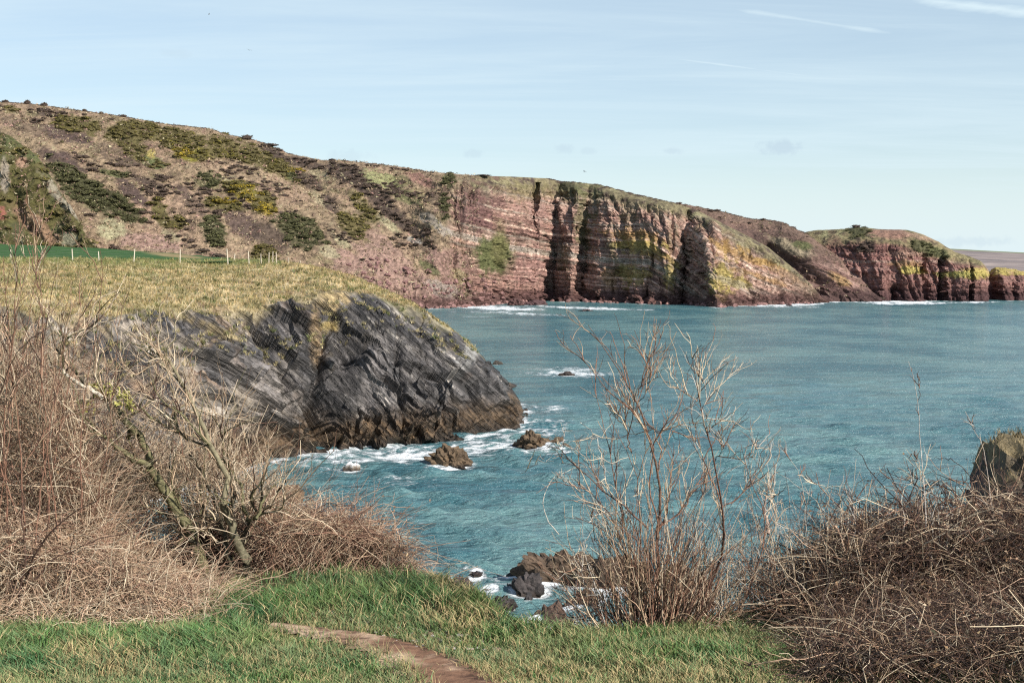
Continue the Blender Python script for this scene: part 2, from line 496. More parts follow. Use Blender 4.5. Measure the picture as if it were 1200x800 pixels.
def disp_A(G, n, U, V, T):
    x, y, z = G[..., 0], G[..., 1], G[..., 2]
    hillm = 1 - sst(505, 545, U); cl = 1 - hillm
    cl = cl * (1 - sst(.86, .97, T)) + 0
    rslope = sst(845, 880, U)
    top = 1 - sst(.9, 1.0, T) * .85
    # hillside: folds running down to the right
    a = .62
    hx = x * cos(a) - z * sin(a) * 1.1; hy = x * sin(a) + z * cos(a) * 1.6
    h = 6.5 * fbm(hx / 85, hy / 24, y / 260, 4) + 2.2 * ridged(hx / 40, hy / 11, y / 90 + 3, 3) + 1.3 * fbm(x / 7, y / 9, z / 6, 4, .65)
    h += 1.3 * ridged(x / 9, y / 18, z / 5, 3) * sst(.26, .10, T)
    # bushes stand up a little
    s = z + strat_dip(U) * x
    L, tone = strata(s, 3.0, x, y, z)
    joint = ridged(x / 7.5 + z * .012, y / 60, z / 90, 3)
    c = .85 * L + 2.0 * fbm(x / 9, y / 30, z / 24, 3, .5) - 2.4 * sst(.35, .85, joint) + 1.1 * ridged(x / 4.5, y / 8, z / 9, 4, .6) + .7 * fbm(x / 2, y / 4, z / 1.6, 3, .6)
    c += 2.6 * fbm(x / 22, y / 60, z / 60 + 4, 2)
    sd_ = z + strat_dip(U) * x
    c += 1.5 * blocks(x / 4.5, y / 30, sd_ / 11, 1, .8) + .8 * blocks(x / 2.2, y / 16, sd_ / 1.7, 2)
    h += 1.6 * blocks(x / 7, y / 9, z / 4, 3) * sst(.40, .12, T) + .7 * blocks(x / 2.4, y / 5, z / 1.8, 4) * sst(.45, .1, T)
    # fallen rubble at the foot
    foot = 1 - sst(.02, .09, T)
    c += foot * (1.5 + 2.6 * blocks(x / 3.5, y / 3.5, z / 3, 5))
    d = (h * hillm * top + c * (cl * (.55 + .45 * top)))
    amp = np.ones_like(d) * .95
    amp *= 1 - sst(950, 972, U) * .8
    amp *= 1 - sst(.97, 1.0, T) * .7
    G = G + n * (d * amp)[..., None]
    # caves and clefts
    for pts, w, dep in (([(645, 340), (650, 290)], 4, 4), ([(683, 345), (686, 310)], 3, 4), ([(730, 348), (722, 318)], 5, 5), ([(758, 350), (768, 300)], 4, 5), ([(774, 350), (772, 320)], 3, 4),
                        ([(787, 300), (788, 248)], 1.8, 3), ([(869, 300), (858, 335)], 2.0, 3), ([(625, 262), (630, 215)], 2.5, 4), ([(655, 300), (672, 225)], 5, 2)):
        dd = polydist(U, V, pts)
        G[..., 1] += dep * np.exp(-(dd / w) ** 2) * (T < .96)
    return G


VEGKIND = {}


def paint_A(G, n, U, V, T):
    x, y, z = G[..., 0], G[..., 1], G[..., 2]
    w1 = fbm(x / 22, y / 40, z / 14, 5, .6); w2 = fbm(x / 4, y / 6, z / 4, 3, .6); w3 = fbm(x / 60, y / 60, z / 30 + 9, 3)
    C = np.broadcast_to(np.array(TAN, np.float32), G.shape).copy()
    C = mixc(C, (.34, .235, .165), sst(.0, .5, w3)); C = mixc(C, PINKTAN, sst(.0, .5, -w3))
    C = mixc(C, SCRUB, sst(.12, .5, w1) * .7)
    C = mixc(C, PALE, sst(.25, .6, w2) * .5)
    C = mixc(C, (.105, .075, .055), sst(-.05, .35, fbm(x / 3.2, y / 5, z / 3, 4, .65) + .25 * w1) * .75)
    C = mixc(C, (.17, .15, .075), sst(.1, .45, fbm(x / 30 + 9, y / 30, z / 10, 3)) * sst(-.2, .3, w2) * .6)
    veg = np.zeros(U.shape, np.int8)
    # cliff rock
    s = z + strat_dip(U) * x
    L, tone = strata(s, 3.0, x, y, z)
    rock = mixc(np.broadcast_to(np.array((.35, .215, .17), np.float32), G.shape).copy(), (.50, .37, .29), sst(-.3, .8, tone + w2 * .8))
    rock = mixc(rock, DRED, sst(.2, 1.0, -tone + w2 * .6) * .6)
    rock = rock * (1 + .50 * np.clip(pn((s + 1.1 * pn(x / 30, y / 30, z / 30 + 3.0) + .25 * pn(x / 6, y / 6, z / 6 + 3.0)) / 1.05, .3, .7) * 2.2, -1, 1))[..., None]
    rock = mixc(rock, (.36, .32, .27), sst(.55, 1.0, tone) * .8)
    rock = mixc(rock, (.13, .075, .06), sst(.15, .6, -w1) * .5)
    rock = mixc(rock, (.21, .17, .09), sst(.15, .55, fbm(x / 10, y / 20, z / 28 + 5, 4)) * sst(.2, .7, T) * .75)
    steep = 1 - sst(.55, .8, n[..., 2])
    clm = sst(520, 550, U + w1 * 26)
    # turf cap of the cliffs
    cap = sst(.80, .93, T + w2 * .05 + w1 * .05)
    rg = 1 - sst(0, 26, (V - np.interp(U, *zip(*SKY_A))) + w2 * 16 - 6)
    capm = np.maximum(cap, rg * sst(840, 870, U))
    hillC = C.copy()
    C = mixc(C, (0, 0, 0), clm * 0)
    C = C * (1 - clm[..., None]) + rock * clm[..., None]
    capc = mixc(np.broadcast_to(np.array((.20, .17, .10), np.float32), G.shape).copy(), SCRUB, sst(-.1, .4, w2 + .3 * w1))
    capc = mixc(capc, (.30, .27, .15), sst(.05, .5, fbm(x / 9, y / 9, z / 9 + 2, 3)) * .8)
    m = capm * clm
    C = C * (1 - m[..., None]) + capc * m[..., None]
    # pink outcrops low on the slope
    low = (1 - sst(.06, .28, T + w1 * .14)) * (1 - clm)
    C = mixc(C, PINK, low * .9)
    C = mixc(C, DRED, low * sst(.1, .5, w2) * .7)
    rockm = np.clip(clm * (1 - capm) + low, 0, 1)
    for (cx, cy, rx, ry, an, col, kd, st) in PATCH_A:
        mk = ell(U, V, cx, cy, rx, ry, an, w2 * .55 + w1 * .35, .22) * st
        C = mixc(C, col, mk)
        if kd: veg[mk > .5] = kd
        else: veg[mk > .6] = 0
        rockm = rockm * (1 - mk * .8) if col not in (PINK, RED, GREY) else np.maximum(rockm, mk)
    rs = np.random.default_rng(3).random(U.shape)
    veg[(veg == 0) & (hillC[..., 0] > 0) & (w1 + w3 * .5 > .16) & (clm < .1) & (T < .97) & (rockm < .3)] = 2
    # lichen on the sunny cliffs, green in the gullies
    for (cx, cy, rx, ry, an, col, st) in (
            (745, 277, 28, 9, 8, ORANGE, .8), (752, 291, 22, 8, 5, LICH, .7), (740, 320, 15, 13, 0, LICH, .75), (785, 322, 8, 20, 0, LICH, .8), (716, 326, 8, 12, 0, ORANGE, .5),
            (846, 320, 12, 20, 0, LICH, .95), (868, 331, 16, 5, 20, LICH, .9), (872, 299, 34, 6, 22, ORANGE, .85), (905, 312, 30, 4, 28, ORANGE, .7), (885, 322, 34, 3.5, 17, ORANGE, .7), (845, 292, 8, 10, 0, ORANGE, .5),
            (770, 300, 20, 5, 10, ORANGE, .6), (682, 250, 7, 38, -3, GREEN, .8), (735, 254, 11, 9, 0, GREEN, .5), (665, 222, 10, 16, 5, DGREEN, .8), (698, 236, 7, 16, 0, GREEN, .6),
            (660, 300, 8, 14, 0, GREEN, .5), (722, 306, 5, 18, -20, GREEN, .5), (615, 225, 24, 10, 6, (.19, .16, .08), .7), (600, 300, 6, 14, 0, GREEN, .8), (650, 345, 60, 5, 0, DRED, .6),
            (555, 240, 26, 28, 0, (.12, .062, .062), .8), (620, 310, 20, 20, 10, (.30, .17, .15), .6), (625, 248, 22, 12, 8, (.33, .20, .17), .6), (862, 332, 40, 3, 18, GREY, .5), (930, 330, 26, 6, 30, PINK, .7)):
        mk = ell(U, V, cx, cy, rx, ry, an, w2 * 1.5 + w1 * .8 + tone * .45, .3) * st * .85
        C = mixc(C, col, mk)
    # wave-washed dark foot
    ft = 1 - sst(2.5, 7.5, z + w2 * 3)
    C = mixc(C, (.25, .21, .15), sst(.1, .5, fbm(x / 6 + 3, y / 9, z / 14, 4, .6)) * clm * .55)
    C = mixc(C, (.085, .045, .042), ft * .85)
    C *= (1 + .75 * fbm(x / 1.6, y / 3, z / 1.1, 3, .6))[..., None]
    # dark joints between the beds
    j = np.clip(-L, 0, 1) * rockm
    C *= (1 - .25 * j)[..., None]
    C[veg == 0] = C[veg == 0]
    return np.clip(C, .008, .8), veg


ob_A, GA, UA, VA, vegA, shA = far_layer('cliff', np.concatenate([np.arange(-300, -40, 6), np.arange(-40, 480, 1.5), np.arange(480, 973, .85)]), SKY_A, BASE_A, SET_A, PROF_A, KEYS_A, disp_A, paint_A, 250,
                                        label='red banded sea cliffs running down from the brown hillside')

# ------------------------------------------------------------------ hill behind the gully (B)
SKY_B = [(770, 236), (790, 238), (815, 242), (840, 247), (880, 257), (895, 257), (915, 260), (930, 268), (945, 275), (960, 286), (985, 302), (1005, 322), (1020, 340), (1034, 350.5)]
BASE_B = [(770, 351), (900, 352), (960, 353.5), (1034, 353.5)]
SET_B = [(770, 90), (900, 80), (960, 60), (1000, 34), (1034, 4)]


def disp_B(G, n, U, V, T):
    x, y, z = G[..., 0], G[..., 1], G[..., 2]
    s = z + .42 * x
    L, tone = strata(s, 8.0, x, y, z)
    top = 1 - sst(.88, 1.0, T) * .85
    d = 3.0 * fbm(x / 30, y / 50, z / 20, 3) + 1.4 * ridged(x / 9, y / 20, z / 9, 3) + (1 - sst(.3, .6, T)) * (1.0 * L + 1.6 * blocks(x / 4, y / 8, s / 2.2, 8))
    d *= 1 - .8 * sst(1005, 1034, U)
    G = G + n * (d * top)[..., None]
    dd = polydist(U, V, [(905, 296), (935, 314), (962, 332)])
    G[..., 1] += 14 * np.exp(-(dd / 11) ** 2) * (T < .95)
    return G


def paint_B(G, n, U, V, T):
    x, y, z = G[..., 0], G[..., 1], G[..., 2]
    w1 = fbm(x / 22, y / 40, z / 14, 5, .6); w2 = fbm(x / 4, y / 6, z / 4, 3, .6)
    L, tone = strata(z + .42 * x, 8.0, x, y, z)
    C = np.broadcast_to(np.array((.165, .105, .085), np.float32), G.shape).copy()
    C = mixc(C, SCRUB, sst(-.2, .4, w1 + w2 * .4))
    up = sst(.80, .95, T + w2 * .1)
    C = mixc(C, (.22, .15, .11), up * .5)
    C = mixc(C, (.33, .27, .18), ell(U, V, 925, 290, 28, 8, 18, w2 * .6) * .9)
    C = mixc(C, GREEN, ell(U, V, 940, 288, 12, 5, 10, w2 * .6) * .9)
    C = mixc(C, (.34, .31, .19), ell(U, V, 958, 275, 10, 5, 20, w2 * .6) * .8)
    rk = ell(U, V, 985, 335, 40, 22, 30, w2 * .5)
    C = mixc(C, PINK, rk); C = mixc(C, (.35, .22, .18), rk * sst(0, .6, tone)); C = mixc(C, DRED, rk * sst(0, .6, -tone) * .8)
    C = mixc(C, ORANGE, ell(U, V, 985, 328, 14, 5, 30, w2 * .6) * .7)
    C = mixc(C, (.07, .045, .04), ell(U, V, 920, 300, 50, 7, 35, w2 * .5) * .8)  # shade of the gully painted on as a dark band
    ft = 1 - sst(3, 9, z + w2 * 3)
    C = mixc(C, (.075, .045, .042), ft * .9)
    C *= (1 + .5 * fbm(x / 1.6, y / 3, z / 1.1, 3, .6))[..., None]
    veg = np.zeros(U.shape, np.int8); veg[(up > .2) & (T > .7)] = 2
    return np.clip(C, .008, .8), veg


ob_B, GB, UB, VB, vegB, shB = far_layer('cliff', np.arange(770, 1035, 1.0), SKY_B, BASE_B, SET_B, [(770, .8), (1034, .8)], None, disp_B, paint_B, 130,
                                        label='brown scrubby hill with a pink lower slope behind the gully')

# ------------------------------------------------------------------ blunt headland at the far right (C)
SKY_C = [(890, 290), (930, 277), (944, 272), (958, 270), (985, 269), (992, 268), (1000, 266.5), (1020, 268), (1040, 269), (1060, 270), (1080, 275), (1098, 283), (1108, 290), (1118, 296), (1135, 301), (1148, 306), (1154, 312), (1158, 318)]
BASE_C = [(890, 351.5), (950, 352.3), (1045, 352.2), (1090, 352), (1158, 352.4)]
SET_C = [(890, 95), (950, 80), (985, 60), (1060, 46), (1100, 36), (1140, 24), (1158, 12)]
KEYS_C = [(890, 890, 20, 10), (950, 950, 12, 5), (996, 985, 9, 6), (1026, 1022, -4, -3), (1034, 1034, -8, -4), (1040, 1040, -6, -3), (1046, 1042, -5, -3), (1060, 1058, -10, -6), (1080, 1076, -12, -8), (1082, 1079, -6, -4),
          (1086, 1084, -1, 0), (1090, 1090, -2, -1), (1098, 1100, -4, -2), (1104, 1103, -2, 0), (1110, 1108, -8, -7), (1136, 1134, -11, -9), (1139, 1137, -6, -6), (1142, 1140, -11, -9), (1158, 1154, -6, -5)]


def disp_C(G, n, U, V, T):
    x, y, z = G[..., 0], G[..., 1], G[..., 2]
    L, tone = strata(z + .03 * x, 14.0, x, y, z)
    top = 1 - sst(.88, 1.0, T) * .8
    ter = sst(.72, .78, T)      # a terrace of turf above the rock wall
    joint = ridged(x / 7 + z * .01, y / 60, z / 120, 3)
    c = .8 * L + 1.6 * fbm(x / 10, y / 30, z / 22, 4, .6) + .6 * fbm(x / 2, y / 4, z / 1.6, 3, .6) - 1.8 * sst(.45, .9, joint) + .5 * ridged(x / 4, y / 8, z / 6, 3)
    h = 1.6 * ridged(x / 9, y / 12, z / 7, 3) + 1.5 * fbm(x / 20, y / 20, z / 12, 3)
    c += 1.4 * blocks(x / 4.5, y / 30, z / 10, 6) + .8 * blocks(x / 2.2, y / 16, z / 1.6, 7)
    d = c * (1 - ter) + h * ter
    e = sst(1130, 1158, U) * .6
    G = G + n * (d * top * (1 - e))[..., None]
    G[..., 1] += (ter - 1) * 0
    for pts, w, dep in (([(1052, 351), (1052, 338)], 6, 9), ([(1084, 350), (1082, 300)], 2.5, 6), ([(1103, 350), (1103, 305)], 2.5, 5), ([(1138, 335), (1137, 350)], 1.5, 4)):
        dd = polydist(U, V, pts)
        G[..., 1] += dep * np.exp(-(dd / w) ** 2) * (T < .7)
    return G


def paint_C(G, n, U, V, T):
    x, y, z = G[..., 0], G[..., 1], G[..., 2]
    w1 = fbm(x / 22, y / 40, z / 14, 5, .6); w2 = fbm(x / 4, y / 6, z / 4, 3, .6)
    L, tone = strata(z + .03 * x, 14.0, x, y, z)
    C = mixc(np.broadcast_to(np.array(RED, np.float32), G.shape).copy(), (.31, .19, .16), sst(-.1, .7, tone))
    C = mixc(C, DRED, sst(.1, .8, -tone) * .85)
    C = mixc(C, (.37, .28, .21), sst(.6, 1.1, tone) * .7)
    tl = np.interp(U, [985, 1010, 1060, 1080, 1100, 1158], [288, 283, 288, 297, 303, 314])
    cap = sst(-4, 4, tl - V + w2 * 6)
    cc = mixc(np.broadcast_to(np.array((.24, .20, .11), np.float32), G.shape).copy(), GREEN, sst(-.1, .4, w1))
    cc = mixc(cc, SCRUB, sst(.05, .4, w2) * .8)
    C = C * (1 - cap[..., None]) + cc * cap[..., None]
    veg = np.zeros(U.shape, np.int8)
    for (cx, cy, rx, ry, an, col, kd, st) in ((1006, 272, 13, 8, 10, DGREEN, 4, 1), (1082, 290, 16, 8, 30, DGREEN, 4, .9), (1045, 275, 26, 6, 3, (.27, .15, .12), 0, .8), (1100, 296, 12, 5, 20, GREEN, 4, .7), (975, 275, 14, 6, 0, (.30, .28, .15), 0, .8),
                                              (1015, 290, 10, 6, 0, SCRUB, 2, .9), (1078, 278, 18, 3, 15, (.33, .22, .16), 0, .7), (978, 282, 8, 12, -25, DRED, 0, .6),
                                              (1067, 316, 14, 5, 5, LICH, 0, .95), (1062, 309, 20, 4, 0, ORANGE, 0, .5), (1144, 321, 22, 7, 0, LICH, 0, .95), (1122, 322, 22, 4, 0, (.33, .30, .10), 0, .8), (1060, 298, 18, 4, 0, (.34, .22, .16), 0, .7)):
        mk = ell(U, V, cx, cy, rx, ry, an, w2 * .8 + tone * .2, .3) * st
        C = mixc(C, col, mk)
        if kd: veg[mk > .5] = kd
    ft = 1 - sst(2.5, 8, z + w2 * 3)
    C = mixc(C, (.075, .042, .042), ft * .9)
    C *= (1 + .5 * fbm(x / 1.6, y / 3, z / 1.1, 3, .6))[..., None]
    C *= (1 - .45 * np.clip(-L, 0, 1) * (1 - cap))[..., None]
    return np.clip(C, .008, .8), veg


ob_C, GC, UC, VC, vegC, shC = far_layer('headland', np.arange(890, 1158.5, .8), SKY_C, BASE_C, SET_C, [(950, .5), (1000, .3), (1158, .25)], KEYS_C, disp_C, paint_C, 150,
                                        closed_right=(3, 8, 16, 30, 50), label='blunt red headland with yellow lichen at the end of the cliffs')

# ------------------------------------------------------------------ last stack of the coast (D) and the hills across the bay
SKY_D = [(1140, 322), (1158, 319), (1166, 313), (1180, 314.5), (1200, 319), (1240, 326), (1300, 334)]
BASE_D = [(1140, 351.4), (1300, 351.4)]
KEYS_D = [(1140, 1140, 6, 5), (1162, 1160, 4, 3), (1178, 1172, -8, -5), (1186, 1182, -9, -6), (1189, 1186, -6, -4), (1194, 1192, -10, -7), (1200, 1200, -11, -8), (1206, 1205, 4, 2), (1220, 1220, -6, -4), (1300, 1300, 0, 0)]
ob_D, GD, UD, VD, vegD, shD = far_layer('cliff', np.arange(1140, 1300, 1.0), SKY_D, BASE_D, [(1140, 20), (1300, 22)], [(1140, .25), (1300, .3)], KEYS_D,
                                        lambda G, n, U, V, T: disp_C(G, n, U + 4000, V, T * .7 + 0.0 * U), lambda G, n, U, V, T: paint_C(G, n, np.minimum(U, 1158), V + 6, T), 70,
                                        label='small dark red cliff at the right edge beyond the headland')


def far_hills():
    us = np.arange(960, 1800, 5.0)
    vs = np.interp(us, [960, 1050, 1105, 1115, 1150, 1200, 1300, 1500, 1800], [296, 294, 291.5, 291.5, 293.5, 296, 299, 300, 302])
    zc = P(us, vs, 3000)[:, 2]
    t = np.linspace(-.05, 1, 50)[:, None]
    Y = 1500 + 1500 * np.clip(t, 0, 1) + 0 * us
    Z = zc * (t * .2 + .8 * np.clip(t, 0, 1) ** 1.2)
    G = np.stack([Y * (us - 600) / F, Y, Z], -1)
    G[..., 2] += 5 * fbm(G[..., 0] / 200, G[..., 1] / 200, 0, 3) * np.sin(np.clip(t, 0, 1) * pi)
    b = G[-1:].copy(); b[..., 1] += 900; b[..., 0] *= 1.25; b[..., 2] -= 25
    G = np.concatenate([G, b])
    n = fbm(G[..., 0] / 160, G[..., 1] / 90, 3, 5, .6)
    C = mixc(np.broadcast_to(np.array((.24, .20, .19), np.float32), G.shape).copy(), (.33, .27, .24), sst(0, .3, n))  # distance haze painted into the hill's pale greys
    C = mixc(C, (.15, .13, .13), sst(.05, .35, -n))
    C[-5:] = (.17, .19, .11)
    tag(mesh('hill', G, gridf(*G.shape[:2]), vc_mat('hazed', .95, .1, .01, .25), C, smooth=True), 'pale grey brown moorland hill far across the bay', None, None, 'structure')


far_hills()

# ------------------------------------------------------------------ near spur on the left of the hillside (E)
SKY_E = [(-200, 130), (-60, 146), (-10, 153), (12, 156), (28, 168), (45, 180), (58, 200), (70, 220), (84, 240), (95, 262), (104, 280), (116, 292), (124, 303)]


def disp_E(G, n, U, V, T):
    x, y, z = G[..., 0], G[..., 1], G[..., 2]
    d = 3.2 * fbm(x / 22, y / 30, z / 16, 4, .55) + 1.2 * ridged(x / 8, y / 12, z / 6, 3) + 1.8 * blocks(x / 5, y / 8, z / 4, 9)
    G = G + n * (d * (1 - .8 * sst(.9, 1, T)))[..., None]
    dd = polydist(U, V, [(12, 232), (22, 262), (40, 285)])
    G[..., 1] += 5 * np.exp(-(dd / 10) ** 2)
    return G


def paint_E(G, n, U, V, T):
    x, y, z = G[..., 0], G[..., 1], G[..., 2]
    w1 = fbm(x / 18, y / 30, z / 12, 5, .6); w2 = fbm(x / 3, y / 5, z / 3, 3, .6)
    C = mixc(np.broadcast_to(np.array((.10, .09, .035), np.float32), G.shape).copy(), GREEN, sst(0, .4, w1))
    C = mixc(C, GORSE, sst(.0, .4, w2))
    veg = np.ones(U.shape, np.int8)
    for (cx, cy, rx, ry, an, col, st) in ((62, 222, 24, 5, 55, (.36, .31, .24), .7), (84, 246, 14, 3, 55, (.38, .33, .26), .7), (26, 190, 7, 8, 0, (.38, .24, .17), .9), (5, 205, 6, 20, 0, (.36, .30, .24), .8), (38, 262, 34, 10, 42, (.27, .17, .11), .8),
                                          (60, 278, 14, 7, 20, (.30, .19, .12), .9), (2, 250, 6, 8, 0, (.3, .11, .09), .8), (80, 280, 10, 8, 0, (.3, .28, .2), .7), (22, 275, 7, 16, -10, DGREEN, .9), (-60, 200, 40, 8, 50, (.4, .33, .26), .8)):
        mk = ell(U, V, cx, cy, rx, ry, an, w2 * .7 + w1 * .4, .25) * st
        C = mixc(C, col, mk); veg[mk > .4] = 0
    C *= (1 + .45 * fbm(x / 1.4, y / 2, z / 1.2, 3, .6))[..., None]
    return np.clip(C, .008, .8), veg


ob_E, GE, UE, VE, vegE, shE = far_layer('crag', np.arange(-200, 124, 1.2), SKY_E, [(-200, 380), (124, 380)], [(-200, 70), (0, 66), (60, 50), (100, 20), (124, 5)], [(-200, .85), (124, .85)], None, disp_E, paint_E, 170,
                                        closed_right=(3, 9, 20, 40), label='gorse covered crag in front of the hillside at the left edge')
# ------------------------------------------------------------------ slate headland in the middle distance
STN = [  # base (u, v) at sea level | crest where rock meets turf (u, v, D) | ridge (u, v, D) | foot of the far side (x, y)
    ((-170, 690), (-190, 330, 96), (-210, 305, 150)), ((-60, 668), (-70, 355, 102), (-80, 304, 168)), ((0, 650), (0, 365, 107), (0, 303, 172)), ((100, 612), (95, 372, 112), (90, 303.5, 174)),
    ((180, 585), (170, 372, 121), (165, 304, 176)), ((258, 560), (235, 362, 131), (225, 305, 178)), ((325, 539), (290, 358, 138), (270, 304, 180)), ((385, 528), (345, 350, 143), (315, 304, 178)),
    ((430, 524), (392, 342, 148), (350, 309, 174)), ((500, 520), (440, 346, 152), (410, 322, 170)), ((560, 513), (492, 363, 155), (462, 349, 168)), ((597, 504), (532, 388, 159), (508, 374, 166)),
    ((613, 494), (570, 422, 160), (549, 402, 165)), ((620, 484), (603, 460, 162), (594, 450, 165))]


def bed_mat():
    m, nt, b = base_mat('bedded_slate', .58, .45)
    N, L = nt.nodes.new, nt.links.new

    def A(n_):
        a = N('ShaderNodeAttribute'); a.attribute_name = n_; return a
    geo = N('ShaderNodeNewGeometry'); sp = N('ShaderNodeSeparateXYZ'); L(geo.outputs['Position'], sp.inputs[0])
    cb = N('ShaderNodeCombineXYZ'); L(A('bq').outputs['Fac'], cb.inputs[0]); L(A('bal').outputs['Fac'], cb.inputs[1]); L(sp.outputs[1], cb.inputs[2])

    def nz(st, sc, det, ro, src):
        mp = N('ShaderNodeMapping'); mp.inputs['Scale'].default_value = st; L(src, mp.inputs[0])
        n = N('ShaderNodeTexNoise'); n.inputs['Scale'].default_value = sc; n.inputs['Detail'].default_value = det; n.inputs['Roughness'].default_value = ro; n.inputs['Distortion'].default_value = .15
        L(mp.outputs[0], n.inputs['Vector']); return n.outputs[0]

    def mr(v, a, b_, c, d_):
        n = N('ShaderNodeMapRange')
        for k, q_ in enumerate((a, b_, c, d_)): n.inputs[k + 1].default_value = q_
        L(v, n.inputs[0]); return n.outputs[0]

    def M(op, a, b_):
        n = N('ShaderNodeMath'); n.operation = op
        for k, v in enumerate((a, b_)):
            if isinstance(v, (int, float)): n.inputs[k].default_value = v
            else: L(v, n.inputs[k])
        return n.outputs[0]
    s1 = nz((2.4, .26, .15), 1.0, 7, .66, cb.outputs[0]); s2 = nz((1, 1, 1), 1.6, 8, .7, geo.outputs['Position'])
    rk_ = A('rk').outputs['Fac']
    k1 = mr(s1, .37, .66, .25, 2.4); k2 = mr(s2, .3, .7, .6, 1.45)  # wide streak range also paints in dark crevices and bright edges
    k1 = M('ADD', M('MULTIPLY', k1, rk_), M('SUBTRACT', 1.0, rk_))
    vm = N('ShaderNodeVectorMath'); vm.operation = 'SCALE'; L(A('Col').outputs['Color'], vm.inputs[0]); L(M('MULTIPLY', k1, k2), vm.inputs['Scale'])
    L(vm.outputs[0], b.inputs['Base Color'])
    h = M('ADD', M('MULTIPLY', s1, 1.0), M('MULTIPLY', s2, .5))
    bp = N('ShaderNodeBump'); bp.inputs['Strength'].default_value = 1.0; bp.inputs['Distance'].default_value = .55
    L(M('MULTIPLY', h, rk_), bp.inputs['Height']); L(bp.outputs[0], b.inputs['Normal'])
    return m


MAT_BEDS = bed_mat()


